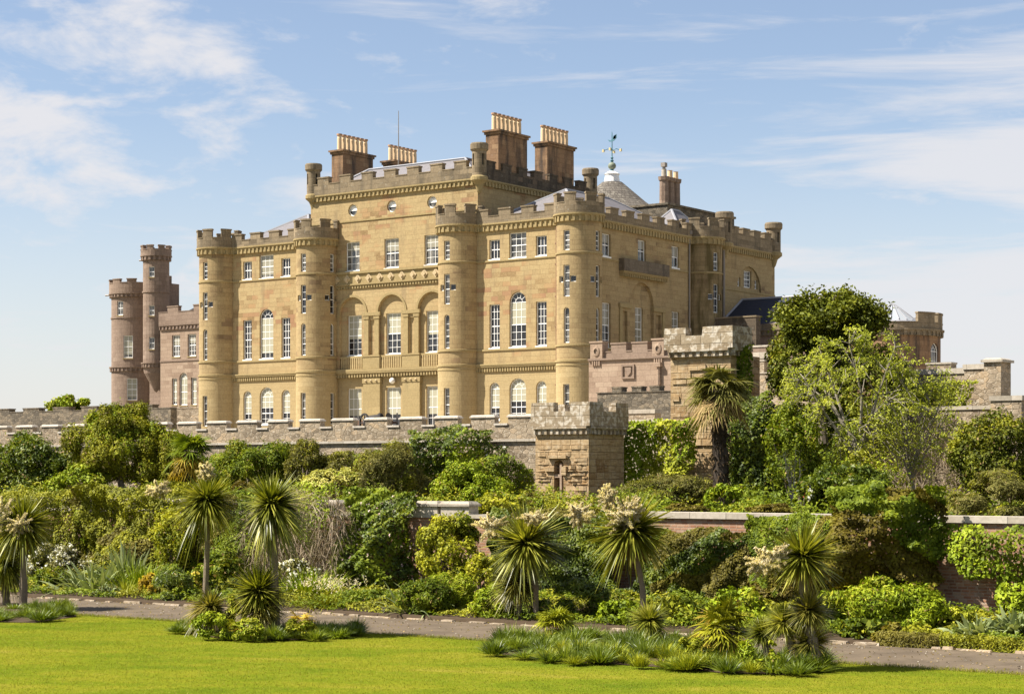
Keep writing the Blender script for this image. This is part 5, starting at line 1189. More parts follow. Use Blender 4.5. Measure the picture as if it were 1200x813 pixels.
def fan_palm(label, xb, yb, v, crown_at, rad_px, trunk_w=None, n=26, seed=1, droop=.45, m=('leaf_mid', 'leaf_gold'), zmin=-.5, petiole=.5, blades=20, cat='palm', group=None, old=.3, name='fan_palm'):
    if v < 41: v = on_ground(xb, yb, .03).y
    r = rng(seed); o = Vector(on_front(xb, yb, v)); t = thing(name, label, cat, o, 0, group); c = np.array(on_front(*crown_at, v) - o); s = mpp(xb, v); Rr = rad_px * s
    if trunk_w: 
        mb = MB(); k = 14; mb.tube([Vector(c) * (i / k) + Vector((.03 * math.sin(i * 1.3), .03 * math.cos(i * 2.1), 0)) for i in range(k + 1)], [trunk_w * (1 + .16 * (i % 2)) * (1 - .1 * i / k) for i in range(k + 1)], 10); mb.build('trunk', M['bark_dark'], t, smooth=True); q = 420; hh = r.random(q) ** .8; aa = r.uniform(0, 6.28, q); Bq = np.array(c)[None] * hh[:, None] + np.stack([np.cos(aa), np.sin(aa), 0 * aa], 1) * trunk_w * .95; V0, F0 = strips(Bq, np.stack([np.cos(aa) * .8, np.sin(aa) * .8, r.normal(scale=.8, size=q)], 1), r.uniform(.12, .34, q), .07, .7, r, 3); np_obj('leaf_bases', V0, F0, 'leaf_fibre', t)
    d = sphere(n * 3, r); d = d[d[:, 2] > zmin][:n]; Bv, Fv, mi = [], [], []; off = 0
    for i in range(len(d)):
        di = d[i]; L = Rr * r.uniform(.85, 1.1); side = np.cross(di, [0, 0, 1.]); side /= np.linalg.norm(side) + 1e-9; upv = np.cross(side, di)
        pe = c + di * L * petiole - np.array([0, 0, 1]) * L * .10 * (1 - di[2]); hub = np.tile(pe, (blades, 1)); ang = np.linspace(-2.0, 2.0, blades)
        f = di - np.array([0, 0, .25 * (1 - di[2])]); f /= np.linalg.norm(f)
        D = np.cos(ang)[:, None] * f + np.sin(ang)[:, None] * side + .12 * upv
        ll = L * (1 - petiole) * (1.0 - .12 * np.abs(ang / 2)) * r.uniform(.9, 1.1, blades)
        V1, F1 = strips(hub, D, ll, L * .075, droop * r.uniform(.5, 1.3, blades), r, 4, up=tuple(upv), taper=.45)
        V2, F2 = strips(c[None], (pe - c)[None], np.linalg.norm(pe - c), .03, .0, r, 2, taper=.99)
        Bv += [V1, V2]; Fv += [F1 + off, F2 + off + len(V1)]; off += len(V1) + len(V2); g = 1 if di[2] < r.normal(scale=.25) + zmin + old else 0; mi += [np.full(len(F1) + len(F2), g)]
    np_obj('fronds', np.concatenate(Bv), np.concatenate(Fv), list(m), t, np.concatenate(mi)); return t
def tuft(name, label, cat, x, y, v, hpx, wpx, m='grass_dark', n=160, w=.03, droop=.5, seed=1, spread=.9, group=None, flowers=None, z=None):
    r = rng(seed); o = on_front(x, y, v); t = thing(name, label, cat, o, 0, group); s = mpp(x, v); H, Wd = hpx * s, wpx * s
    B = np.stack([r.normal(scale=Wd * .16, size=n), r.normal(scale=Wd * .16, size=n), np.zeros(n)], 1)
    D = np.stack([B[:, 0] / (Wd * .3) * spread + r.normal(scale=.28, size=n), B[:, 1] / (Wd * .3) * spread + r.normal(scale=.28, size=n), r.uniform(.7, 1.2, n)], 1)
    V, Fq = strips(B, D, H * r.uniform(.75, 1.35, n), w, droop * r.uniform(.4, 1.3, n), r, 5); V[:, 2] = np.maximum(V[:, 2], .01); np_obj('leaves', V, Fq, m, t)
    if flowers:
        fm, fn, fl = flowers; P = np.stack([r.normal(scale=Wd * .25, size=fn), r.normal(scale=Wd * .25, size=fn), H * r.uniform(.75, 1.08, fn)], 1); A, Bq = leaf_quads(np.repeat(P, 6, 0) + r.normal(scale=(fl * .35, fl * .35, fl), size=(fn * 6, 3)), sphere(fn * 6, r), fl, fl * .45, r); np_obj('blossom', A, Bq, fm, t)
    return t
def branch_tree(label, name, xb, yb, v, trunk, ends_box, n_ends, m, ln, w, leaves_per, clump, seed, bark='bark_pale', tw=.14, cat='tree', levels=2, ry=1.6, twig=.35, up=.2):
    """trunk polyline in photo px, limbs to points spread through an ellipsoid crown, leaf clumps along the twigs"""
    r = rng(seed); o = Vector(on_front(xb, yb, v)); t = thing(name, label, cat, o); P = [Vector(on_front(x, y, v)) - o for x, y in trunk]; mb = MB(); rads = [tw * (1 - .5 * i / max(1, len(P) - 1)) for i in range(len(P))]; mb.tube(P, rads, 8)
    x0, x1, y0, y1 = ends_box; s = mpp((x0 + x1) / 2, v); c = Vector(on_front((x0 + x1) / 2, (y0 + y1) / 2, v)) - o; rx, rz = (x1 - x0) * s / 2, (y1 - y0) * s / 2
    limbs = []; nl = 9
    LP, LN = [], []
    for i in range(nl):
        a = 2 * PI * i / nl + r.uniform(-.3, .3); st = P[-1].lerp(P[max(0, len(P) - 2)], r.uniform(0, .9)); e = c + Vector((math.cos(a) * rx * r.uniform(.35, .65), math.sin(a) * ry * r.uniform(.3, .7), rz * r.uniform(-.35, .75)))
        m1 = st.lerp(e, .5) + Vector((r.normal() * .15, r.normal() * .15, .1 * rz)); pts = [st, st.lerp(m1, .5) + Vector((0, 0, -.02)), m1, m1.lerp(e, .5), e]; mb.tube(pts, [tw * .45, tw * .36, tw * .28, tw * .2, tw * .12], 6); limbs.append(pts)
    for i in range(n_ends):
        d = sphere(1, r)[0]; q = c + Vector((d[0] * rx * r.uniform(.55, 1.0), d[1] * ry * r.uniform(.4, 1), d[2] * rz * r.uniform(.5, 1.0)))
        best = min(((pt - q).length + r.uniform(0, .5 * rx), j, k) for j, L_ in enumerate(limbs) for k, pt in enumerate(L_[1:], 1)); st = limbs[best[1]][best[2]]
        m1 = st.lerp(q, .5) + Vector((r.normal() * .12, r.normal() * .12, .06 * rz)); mb.tube([st, m1, q], [tw * .14, tw * .09, tw * .03], 4)
        for k in range(leaves_per):
            f = r.uniform(.35, 1.05); b = (st.lerp(m1, f * 2) if f < .5 else m1.lerp(q, f * 2 - 1)); LP.append((b.x, b.y, b.z))
    mb.build('trunk', M[bark], t)
    LP = np.array(LP); LP = LP + r.normal(scale=clump, size=LP.shape) * np.array([1, 1, .7]); N = r.normal(size=LP.shape) + np.array([0, -.3, up + .5]); V, Fq = leaf_quads(LP, N, ln, w, r); np_obj('crown', V, Fq, m, t); return t

def undergrowth(name, label, x0, x1, va, vb, zf, hgt, n, mats, ln, w, seed):
    """ragged low foliage covering the soil between two depths (nobody could count it)"""
    r = rng(seed); a, b = on_front(x0, 600, (va + vb) / 2).x, on_front(x1, 600, (va + vb) / 2).x; P = np.stack([r.uniform(a, b, n), r.uniform(va, vb, n), np.zeros(n)], 1)
    h = np.clip(.45 + fbm(P, .8, seed), .03, 1.4) * hgt; P[:, 2] = zf(P[:, 1]) + h * r.random(n) ** .6; N = np.stack([r.normal(scale=.6, size=n), r.normal(scale=.6, size=n) - .3, np.ones(n)], 1)
    V, Fq = leaf_quads(P, N, ln, w, r); mi = (fbm(P, .55, seed + 4) > .1).astype(int); o = np_obj(name, V, Fq, list(mats), None, mi); return tag(o, label, None, None, 'stuff')
# ================================================================== PLANTING, from the back of the garden to the front
# trees and shrubs on the terraces
bush('tree', 'leafy tree top rising beyond the dark parapet at the far left', 'tree', 50, 116, 461, 500, 104, 'leaf_bright', seed=2, ln=.3, w=.16, lob=9, full=0, stem=False)
branch_tree('dense dark evergreen oak with a spreading flat topped crown right of the castle', 'evergreen_tree', 965, 520, 69.2, [(965, 520), (962, 470), (958, 430)], (902, 1046, 339, 412), 150, 'leaf_evergreen', .17, .10, 150, .2, 5, 'bark', .2, ry=2.2, up=.7)
bush('evergreen_shrub', 'dark olive evergreen mass filling in below the spreading evergreen oak', 'shrub', 900, 985, 372, 470, 69.4, 'leaf_evergreen', seed=6, ln=.15, w=.09, dens=.9)
creeper('ivy', 'dark ivy hanging in deep shade on the right side of the big turret', 'ivy', 852, 916, 450, 600, 68.6, 'leaf_dark', .9, seed=7, ln=.16, w=.11)
creeper('ivy', 'tongue of dark ivy climbing over the battlements of the big turret', 'ivy', 857, 884, 404, 470, on_side(872, 430, on_front(858.5, 400, 68).x).y, 'leaf_mid', .3, seed=8, ln=.14, w=.1)
creeper('ivy', 'mixed ivy and creeper covering the tall rubble wall behind the feathery tree', 'ivy', 880, 1030, 470, 600, 69.8, 'leaf_dark', .6, seed=9, ln=.15, w=.1, m2='leaf_mid', rag=.6)
twiggy('creeper', 'bare brown creeper stems hanging down the massive retaining wall', 1020, 1150, 470, 602, 69.8, .25, 1500, 10, 'twig_grey', 'leaf_olive', .7)
creeper('creeper', 'light green creeper spilling over the viaduct wall below the gate pier', 'creeper', 1040, 1148, 448, 500, 71.5, 'leaf_lime', .3, .6, seed=11, ln=.14, w=.08, rag=.7)
branch_tree('feathery young tree with pale branches and fresh yellow green leaves', 'feathery_tree', 1009, 598, 64, [(1009, 598), (1008, 550), (1002, 515)], (886, 1108, 372, 580), 250, 'leaf_fresh', .125, .06, 40, .09, 12, 'bark_limb', .16, ry=2.0, up=.3)
bush('shrub', 'fresh green bush at the left foot of the feathery tree', 'shrub', 893, 960, 470, 580, 63, 'leaf_mid', .55, seed=13, ln=.13, w=.08)
branch_tree('small shrub with bare pale forked stems in front of the dark ivy', 'bare_shrub', 928, 600, 60, [(928, 600), (927, 575)], (908, 945, 520, 570), 40, 'leaf_lime', .09, .05, 5, .08, 14, 'bark_pale', .05, cat='shrub', ry=.5)
bush('rhododendron', 'low dark rhododendron with a few red blooms under the feathery tree', 'shrub', 940, 1040, 545, 606, 58, 'leaf_dark', seed=15, ln=.15, w=.07, flowers=('petal_red', 5, .09))
bush('shrub', 'small white flowering bush between the bare shrub and the rhododendron', 'shrub', 930, 955, 562, 600, 57, 'leaf_mid', seed=16, ln=.1, flowers=('petal_white', 40, .06))
bush('shrub', 'yellow green shrub with arching stems beneath the feathery tree', 'shrub', 960, 1060, 530, 602, 61, 'leaf_olive', .18, seed=17, ln=.12, w=.06, inner=.5)
bush('round_shrub', 'dense rounded dark golden green shrub at the right edge of the upper terrace', 'shrub', 1122, 1222, 482, 575, 60, 'leaf_evergreen', seed=18, ln=.11, w=.07, dens=1.2)
bush('olive_shrub', 'wispy olive shrub spreading below the round dark shrub at right', 'shrub', 1110, 1230, 553, 610, 55, 'leaf_greygreen', seed=19, ln=.17, w=.03, up=.8, dens=.8, lob=30, stem=False)
creeper('ivy', 'thick bright green ivy mound climbing beside the big turret', 'ivy', 728, 832, 487, 575, 67.9, 'leaf_bright', .9, 1.1, seed=20, ln=.15, w=.11, m2='leaf_lime')
bush('olive_shrub', 'grey olive rounded shrub at the foot of the bright ivy', 'shrub', 732, 838, 552, 602, 60, 'leaf_greygreen', seed=21, ln=.14, w=.035, up=.8)
bush('shrub', 'fresh green perennial clump at the base of the tall fan palm', 'shrub', 826, 872, 564, 604, 57, 'leaf_bright', .6, seed=22, ln=.17, w=.07)
fan_palm('tall fan palm with shaggy dark trunk and drooping fronds before the big turret', 846, 604, 58, (842, 458), 50, .25, 40, 3, .65, ('leaf_greygreen', 'leaf_straw'), -.75, .42, 22, old=.35)
# left part of the upper terrace
bush('rhododendron', 'broad dark glossy rhododendron bank with lighter tips under the left parapet', 'shrub', -60, 116, 508, 606, 66, 'leaf_dark', 1.1, seed=24, ln=.2, w=.09, lob=60, stem=False, depth=.3)
bush('shrub', 'bright green low bush between rhododendron bank and the big leaning conifer', 'shrub', 60, 132, 542, 592, 60, 'leaf_bright', seed=25, ln=.15, w=.08)
cf = bush('conifer', 'big bushy yellow green conifer with a bent brown trunk in front of the parapet', 'conifer', 78, 198, 462, 586, 62, 'leaf_olive', 1.0, seed=26, ln=.14, w=.055, lob=75, stem=False, low=-.6, depth=.9, ls=.62, inner=.3)
trunk_px(cf, [(152, 585), (142, 568), (137, 545), (136, 520)], 61.2, .16, .09, cf.location, 'bark')
creeper('shrub_bank', 'mixed dark shrubbery hiding the foot of the parapet wall behind the named bushes', 'shrubbery', 225, 630, 521, 608, 69.9, 'leaf_mid', 1.1, 1.0, seed=126, ln=.14, w=.08, m2='leaf_olive', rag=.6, edge_l=.06)
bush('conifer', 'second lower bushy conifer touching the right side of the big one', 'conifer', 162, 228, 494, 585, 63, 'leaf_olive', .9, seed=27, ln=.13, w=.05, inner=.3)
fan_palm('short dark fan palm between the conifers and the parapet', 222, 586, 61.5, (222, 530), 38, .16, 34, 28, .5, ('leaf_mid', 'leaf_gold'), -.7, .4, 20, old=.3)
bush('shrub', 'dark mixed shrub below the parapet behind the two tall cabbage palms', 'shrub', 240, 348, 515, 585, 66, 'leaf_mid', seed=29, ln=.14, w=.07, dens=.9)
bush('shrub', 'silvery grey green shrub under the parapet left of the pale variegated bush', 'shrub', 333, 378, 514, 566, 66, 'leaf_greygreen', seed=30, ln=.13, w=.05)
bush('shrub', 'thin grey green shrub under the parapet string course', 'shrub', 372, 425, 524, 566, 67, 'leaf_greygreen', .5, seed=31, ln=.13, w=.05)
bush('variegated_bush', 'pale cream variegated bush with layered branches', 'shrub', 356, 424, 543, 590, 60, 'leaf_variegated', seed=32, ln=.13, w=.08, up=1.2)
bush('olive_shrub', 'brownish olive domed shrub below the middle of the parapet', 'shrub', 416, 502, 520, 590, 61, 'leaf_greygreen', seed=33, ln=.12, w=.035, up=.9, dens=1.0)
bush('shrub', 'small bright shrub peeping out behind the brownish olive dome', 'shrub', 420, 470, 524, 560, 65, 'leaf_bright', .7, seed=34)
creeper('climbing_rose', 'dark climbing rose with scattered white blooms growing over the parapet wall', 'rose', 480, 604, 496, 598, 69.8, 'leaf_dark', 1.3, 1.0, seed=35, ln=.15, w=.1, m2='leaf_bright', flowers=('petal_white', 34, .09), rag=.5)
bush('shrub', 'bright green soft shrub at the foot of the climbing rose', 'shrub', 516, 602, 541, 604, 58, 'leaf_bright', seed=36, ln=.13, w=.06, dens=1.0)
bush('euonymus', 'golden variegated euonymus on top of the wall left of the garden turret', 'shrub', 548, 614, 574, 618, 49.5, 'leaf_yellow', seed=37, ln=.11, w=.07)
bush('shrub', 'reddish brown heather like bush at the turret foot', 'shrub', 600, 640, 578, 612, 52, 'leaf_brown', .6, seed=38, ln=.1, w=.04)
for i, (x0, x1, lb) in enumerate(((268, 312, 'rusty brown low bush behind the left pair of cabbage palms'), (383, 412, 'reddish low bush right of the pale variegated bush'))):
    bush('shrub', lb, 'shrub', x0, x1, 562, 600, 56, 'leaf_maroon', .8, seed=39 + i, ln=.1, w=.05)
for i, (x0, x1) in enumerate(((780, 830), (880, 935))):
    bush('low_red_shrub', ('low russet shrub just above the brick wall coping left of the palm trunk', 'low russet shrub just above the brick wall coping right of the palm trunk')[i], 'shrub', x0, x1, 590, 603, 50, 'leaf_maroon', .7, seed=140 + i, ln=.09, w=.04, stem=False)

# ---- climbers on the brick wall
creeper('creeper', 'yellow green creeper tumbling over the far left of the garden wall', 'creeper', -30, 120, 566, 672, 47.9, 'leaf_olive', 1.0, 1.2, seed=41, ln=.12, w=.06, m2='leaf_bright', rag=.5)
creeper('creeper', 'deep curtain of olive creeper hanging from the wall behind the grey cardoon', 'creeper', 95, 240, 560, 680, 47.9, 'leaf_olive', 1.2, 1.2, seed=42, ln=.12, w=.06, m2='leaf_brown', rag=.5)
bush('shrub', 'yellow leaved tall shrub left of the slim cabbage palm trunk', 'shrub', 178, 232, 592, 665, 46.6, 'leaf_yellow', .55, seed=43, ln=.11, w=.06, inner=.4)
creeper('creeper', 'dark olive creeper in shade between the two tall cabbage palms', 'creeper', 222, 335, 566, 692, 47.9, 'leaf_mid', .9, 1.1, seed=44, ln=.12, w=.06, m2='leaf_brown', rag=.5)
twiggy('bare_climber', 'tangled mass of bare grey brown climber twigs on the garden wall', 320, 430, 562, 692, 47.8, 1.5, 5200, 45, 'twig_grey', 'leaf_bright', .55)
creeper('clematis', 'big dark green clematis with white and pink flowers covering the wall', 'clematis', 412, 504, 562, 716, 47.9, 'leaf_dark', 1.5, 1.3, seed=46, ln=.13, w=.09, m2='leaf_mid', flowers=('petal_pink', 55, .07), rag=.4, bulge=1.3)
bush('euonymus', 'large golden variegated euonymus leaning on the brick wall', 'shrub', 490, 570, 606, 680, 46.5, 'leaf_yellow', seed=47, ln=.105, w=.07, dens=1.1)
bush('euonymus', 'narrow golden variegated euonymus shoot behind the flowering cabbage palm', 'shrub', 544, 584, 646, 706, 45.8, 'leaf_yellow', .7, seed=48, ln=.1, w=.065)
creeper('creeper', 'very dark creeper in shade behind the middle cabbage palms', 'creeper', 570, 770, 582, 716, 47.9, 'leaf_dark', .8, 1.9, seed=49, ln=.12, w=.07, m2='leaf_brown', rag=.5)
creeper('creeper', 'dark brown green creeper covering the brick wall left of the flowering palm', 'creeper', 738, 915, 612, 722, 47.9, 'leaf_dark', .7, 1.9, seed=50, ln=.11, w=.06, m2='leaf_brown', rag=.45)
creeper('creeper', 'reddish creeper climbing over the wall coping in the right half', 'creeper', 880, 1010, 598, 700, 47.9, 'leaf_mid', .8, 1.9, seed=51, ln=.11, w=.06, m2='leaf_maroon', rag=.55)
creeper('creeper', 'huge green and russet creeper mound bulging over the wall top on the right', 'creeper', 982, 1125, 560, 706, 47.9, 'leaf_mid', 1.7, 1.9, seed=52, ln=.12, w=.08, m2='leaf_maroon', rag=.4, bulge=1.2)
creeper('creeper', 'bright green vine trailing along the top of the brick wall at far right', 'creeper', 1095, 1250, 612, 676, 47.9, 'leaf_mid', .5, .8, seed=53, ln=.12, w=.09, m2='leaf_bright', rag=1.1)
creeper('creeper', 'small vine tuft with broad leaves at the right end of the brick wall', 'creeper', 1172, 1225, 676, 718, 47.9, 'leaf_bright', .5, .9, seed=54, ln=.13, w=.1, rag=.4)

# ---- border between wall and path
bush('white_flowering_shrub', 'mass of white flowers beside the left pair of cabbage palms', 'shrub', 32, 100, 640, 692, 46, 'leaf_greygreen', .8, seed=60, ln=.09, w=.05, flowers=('petal_white', 900, .08), stem=False)
bush('shrub', 'dark green mound in front of the white flowers', 'shrub', 40, 88, 664, 704, 44, 'leaf_mid', seed=61, stem=False)
for i, (x, y, h, w_, v, sd, lb) in enumerate(((112, 703, 62, 74, 44.2, 62, 'large silvery cardoon with jagged leaves near the left end of the path'), (150, 690, 62, 40, 45.6, 63, 'taller silvery cardoon behind, against the creeper curtain'),
        (1148, 748, 34, 70, 43.6, 64, 'broad silvery cardoon behind the low hedge at right'), (1192, 742, 36, 50, 43.8, 65, 'silvery cardoon at the right edge of the border'))):
    tuft('cardoon', lb, 'cardoon', x, y, v, h, w_, 'leaf_glaucous', 190, .16, .55, sd, .7)
bush('shrub', 'low silvery ground plant by the path edge, left border', 'shrub', 104, 152, 684, 706, 42.9, 'leaf_glaucous', .7, seed=66, stem=False)
tuft('iris', 'stand of bright green iris blades in the left border', 'iris', 165, 696, 44.6, 42, 70, 'leaf_bright', 260, .05, .25, 67)
tuft('iris', 'lime green iris blades at the path edge left of the rounded tuft', 'iris', 148, 702, 43.2, 28, 40, 'leaf_lime', 160, .04, .3, 68)
bush('euphorbia', 'golden headed euphorbia by the path in the left border', 'euphorbia', 160, 186, 672, 702, 43, 'leaf_gold', .9, seed=69, flowers=('petal_gold', 26, .10), stem=False)
bush('rounded_tuft', 'rounded dark green needle leaved tuft at the path edge', 'shrub', 179, 226, 662, 709, 42.8, 'grass_dark', seed=70, ln=.22, w=.025, up=.9, dens=.8, stem=False)
bush('euphorbia', 'euphorbia with mustard heads right of the rounded tuft', 'euphorbia', 214, 240, 664, 700, 43.6, 'leaf_lime', .9, seed=71, flowers=('petal_gold', 20, .1), stem=False)
bush('perennial_clump', 'leafy green perennials in shade behind the slim palm trunk', 'shrub', 228, 292, 650, 706, 44.4, 'leaf_mid', .9, seed=72, ln=.16, w=.1, stem=False)
bush('white_flowering_shrub', 'small white flowering plant behind the bright iris in mid border', 'shrub', 326, 372, 654, 696, 45.4, 'leaf_greygreen', .8, seed=73, ln=.09, flowers=('petal_white', 300, .08), stem=False)
tuft('iris', 'big stand of vivid green iris blades in mid border', 'iris', 362, 702, 44.6, 42, 78, 'leaf_bright', 340, .05, .3, 74)
tuft('grass_clump', 'arching grass clump with pinkish plumes at the path edge', 'grass', 385, 716, 43, 36, 80, 'leaf_olive', 420, .03, .6, 75, flowers=('plume', 90, .07))
bush('perennial_clump', 'dark low foliage at the foot of the clematis', 'shrub', 400, 458, 690, 718, 43.6, 'leaf_mid', .9, seed=76, stem=False)
tuft('flax', 'white striped flax with long arching leaves at the path corner', 'flax', 490, 720, 43, 50, 70, 'leaf_glaucous', 90, .07, .55, 77)
bush('shrub', 'tight dark green mound right of the white striped flax', 'shrub', 470, 536, 676, 723, 42.8, 'leaf_mid', 1.1, seed=78, ln=.09, w=.04, stem=False)
bush('shrub', 'feathery green mound behind the tight dark mound', 'shrub', 498, 556, 670, 716, 44, 'leaf_bright', seed=79, ln=.14, w=.03, up=.9, stem=False)
bush('shrub', 'neat rounded green cushion at the path edge left of the twin palms', 'shrub', 549, 602, 684, 728, 42.8, 'leaf_bright', 1.1, seed=80, ln=.09, w=.045, stem=False)
bush('shrub', 'long leaved green mound behind the middle cabbage palms', 'shrub', 628, 712, 676, 740, 43.6, 'grass_dark', 1.0, seed=81, ln=.26, w=.035, up=.9, stem=False)
bush('acanthus', 'light green broad leaved acanthus in the middle of the border', 'acanthus', 700, 770, 704, 744, 43, 'leaf_bright', .9, seed=82, ln=.17, w=.11, stem=False)
bush('acanthus', 'wide bank of light green acanthus behind the small yucca', 'acanthus', 752, 828, 698, 746, 43.4, 'leaf_lime', .9, seed=83, ln=.17, w=.11, stem=False)
bush('acanthus', 'dark topped acanthus clump behind the yellowing fan palm', 'acanthus', 826, 905, 690, 748, 43.6, 'leaf_bright', .9, seed=84, ln=.17, w=.1, stem=False)
bush('tall_perennial', 'tall thicket of bright green upright perennials in the right border', 'perennial', 962, 1102, 676, 757, 44, 'leaf_bright', 1.0, seed=85, ln=.14, w=.05, up=.2, stem=False, dens=1.1) if False else bush('tall_perennial', 'tall thicket of bright green upright perennials in the right border', 'perennial', 962, 1102, 676, 757, 44, 'leaf_bright', 1.1, seed=85, ln=.14, w=.05, up=.2, stem=False)
bush('perennial_clump', 'dark broad leaved plant in shade at the path edge in the right border', 'shrub', 985, 1045, 722, 758, 42.6, 'leaf_dark', seed=86, ln=.2, w=.12, stem=False)
bush('perennial_clump', 'mixed red tinged plant at the left end of the low hedge', 'shrub', 1020, 1058, 726, 762, 42.4, 'leaf_maroon', .8, seed=87, ln=.15, w=.08, stem=False)
bush('shrub', 'pale green leafy plant behind the low hedge, left of the broad cardoon', 'shrub', 1088, 1140, 712, 745, 44.5, 'leaf_lime', .8, seed=88, ln=.16, w=.1, stem=False)
creeper('low_hedge', 'low brownish green clipped edging hedge along the path at right', 'hedge', 1036, 1250, 735, 764, 42.4, 'leaf_olive', .6, 1.4, seed=89, ln=.1, w=.03, rag=.05, m2='leaf_brown', edge_l=.02, bulge=.4)

# ---- beds on the lawn side
def soil_bed(label_pts, name='soil_bed'):
    mb = MB(); n = len(label_pts); c = sum((Vector(p) for p in label_pts), Vector()) / n; c.z = .09
    for i in range(n):
        p, q = Vector(label_pts[i]), Vector(label_pts[(i + 1) % n]); mb.face([p, q, q.lerp(c, .3) + Vector((0, 0, .06)), p.lerp(c, .3) + Vector((0, 0, .06))]); mb.face([q.lerp(c, .3) + Vector((0, 0, .06)), p.lerp(c, .3) + Vector((0, 0, .06)), c])
    return tag(mb.build(name, M['soil']), kind='structure')
G = lambda x, y: on_ground(x, y, 0.012)
soil_bed([G(*p) for p in ((-30, 728), (40, 729), (90, 722), (84, 712), (40, 707), (-30, 705))])
soil_bed([G(*p) for p in ((222, 741), (260, 748), (320, 750), (380, 748), (412, 741), (400, 735), (330, 730), (260, 730))])
soil_bed([G(*p) for p in ((588, 766), (650, 774), (760, 780), (850, 788), (925, 790), (958, 780), (930, 764), (820, 755), (700, 748), (620, 748), (595, 756))])
proto = {}
def strap(x, y, hpx, wpx, grp, lab, m='grass_dark', i=0):
    o = on_ground(x, y, .03); key = (m, i % 3, grp)
    if key not in proto:
        t = tuft('strap_leaf_tuft', lab, 'plant', 600, HOR + 100, o.y, 10, 10, m, 210, .011, .34, 200 + i % 3, .8)
        me = t.children[0].data; k_ = 1.0 / max(1e-3, max(v.co.z for v in me.vertices)); me.transform(Matrix.Scale(k_, 4)); t['group'] = grp; proto[key] = t; c = t
    else: c = copy_tree(proto[key])
    s = mpp(x, o.y); c.location = o; c.scale = (wpx * s * 1.0, wpx * s * 1.0, hpx * s * 1.15); c.rotation_euler = (0, 0, i * 1.7); return c
rr = random.Random(77)
def strap_row(pts, n, h, grp, lab, m='grass_dark', jit=4):
    for i in range(n):
        f = (i + rr.random()) / n * (len(pts) - 1); k = min(int(f), len(pts) - 2); g = f - k; x = pts[k][0] + (pts[k + 1][0] - pts[k][0]) * g; y0, y1 = [pts[k + e][1] for e in (0, 1)]; z0, z1 = [pts[k + e][2] for e in (0, 1)]
        y = rr.uniform(y0 + (y1 - y0) * g, z0 + (z1 - z0) * g); strap(x, y, h * rr.uniform(.45, 1.15), h * rr.uniform(.7, 1.4), grp, lab, m, i)
strap_row([(-15, 714, 727), (45, 714, 728), (86, 713, 723)], 24, 16, 'strap leaved tufts at the left cabbage palms', 'dark green strap leaved tuft at the foot of the left cabbage palms')
strap_row([(205, 733, 741), (235, 734, 744)], 9, 14, 'strap leaved tufts at the second bed, left tip', 'low green tuft at the left tip of the bed with two tall palms')
strap_row([(318, 740, 749), (370, 740, 750), (422, 736, 744)], 34, 17, 'strap leaved tufts right of the two tall palms', 'dark green strap leaved tuft right of the two tall palms')
strap_row([(575, 756, 767), (650, 750, 776), (740, 752, 782), (830, 760, 788), (930, 772, 793), (962, 774, 786)], 125, 24, 'strap leaved tufts in the long bed', 'dark green strap leaved tuft in the long bed beside the lawn')
strap_row([(255, 745, 749), (310, 746, 750)], 13, 11, 'small tufts on bare soil', 'small green tuft on bare soil below the two tall palms')
strap_row([(640, 762, 778), (900, 775, 790)], 26, 20, 'yellow green tufts in the long bed', 'yellow green tuft among darker ones in the long bed', 'leaf_lime')
strap_row([(700, 742, 752), (830, 748, 760)], 12, 14, 'strap leaved tufts by the kerb', 'green tuft by the path kerb behind the small yucca')

# ---- cabbage palms (front)
palm('stout cabbage palm with cream plume and hanging old leaves at far left', 28, 712, 39.4, [(26, 616, 38), (6, 662, 30, 'leaf_sword')], [(18, 606, 17, 16), (40, 614, 12, 10)], [[(27, 712), (28, 660), (26, 618)], [(8, 712), (6, 690), (6, 664)]], (.12, .1), seed=3)
palm('slim cabbage palm with bare straight trunk and two cream plumes behind its crown', 240, 742, 38.6, [(242, 588, 39)], [(205, 574, 12, 8), (260, 552, 9, 8)], [[(240, 742), (241, 690), (243, 640), (242, 592)]], (.075, .065), seed=4)
palm('tall cabbage palm with shaggy skirted trunk, right of the slim one', 321, 744, 38.4, [(319, 592, 42)], [], [[(322, 744), (321, 700), (320, 660), (319, 594)]], (.14, .12), seed=5)
palm('low golden leaved cabbage palm growing at the foot of the tall one', 304, 744, 38.0, [(303, 692, 36, 'leaf_sword'), (306, 712, 30, 'leaf_sword_gold')], [], [[(305, 744), (304, 716), (303, 694)]], (.12, .1), seed=6)
palm('cabbage palm with wide drooping crown and cream plumes before the garden turret', 628, 728, 42.6, [(617, 636, 47), (606, 682, 30, 'leaf_sword_gold')], [(590, 618, 17, 12), (640, 606, 14, 8)], [[(628, 728), (628, 690), (624, 660), (617, 638)], [(609, 728), (608, 700), (606, 684)]], (.08, .07), seed=7)
palm('leaning cabbage palm with three big cream plumes right of the garden turret', 754, 716, 43, [(740, 622, 48)], [(692, 602, 16, 11), (745, 604, 20, 16), (727, 582, 10, 11)], [[(754, 716), (753, 690), (747, 655), (740, 624)]], (.085, .07), seed=8)
palm('cabbage palm with large pale plumes at the right end of the long bed', 962, 784, 38.0, [(940, 652, 43), (948, 714, 27, 'leaf_sword_gold'), (918, 728, 25, 'leaf_sword'), (893, 740, 20, 'leaf_sword')], [(912, 658, 17, 14), (926, 652, 13, 12)], [[(962, 784), (955, 760), (945, 720), (938, 655)], [(935, 780), (926, 750), (918, 726)], [(905, 778), (898, 758), (893, 740)]], (.11, .08), seed=12)
palm('little green yucca like cabbage palm in front of the acanthus bank', 761, 756, 40.4, [(761, 728, 27)], [], [[(761, 756), (761, 742), (761, 730)]], (.07, .07), seed=10)
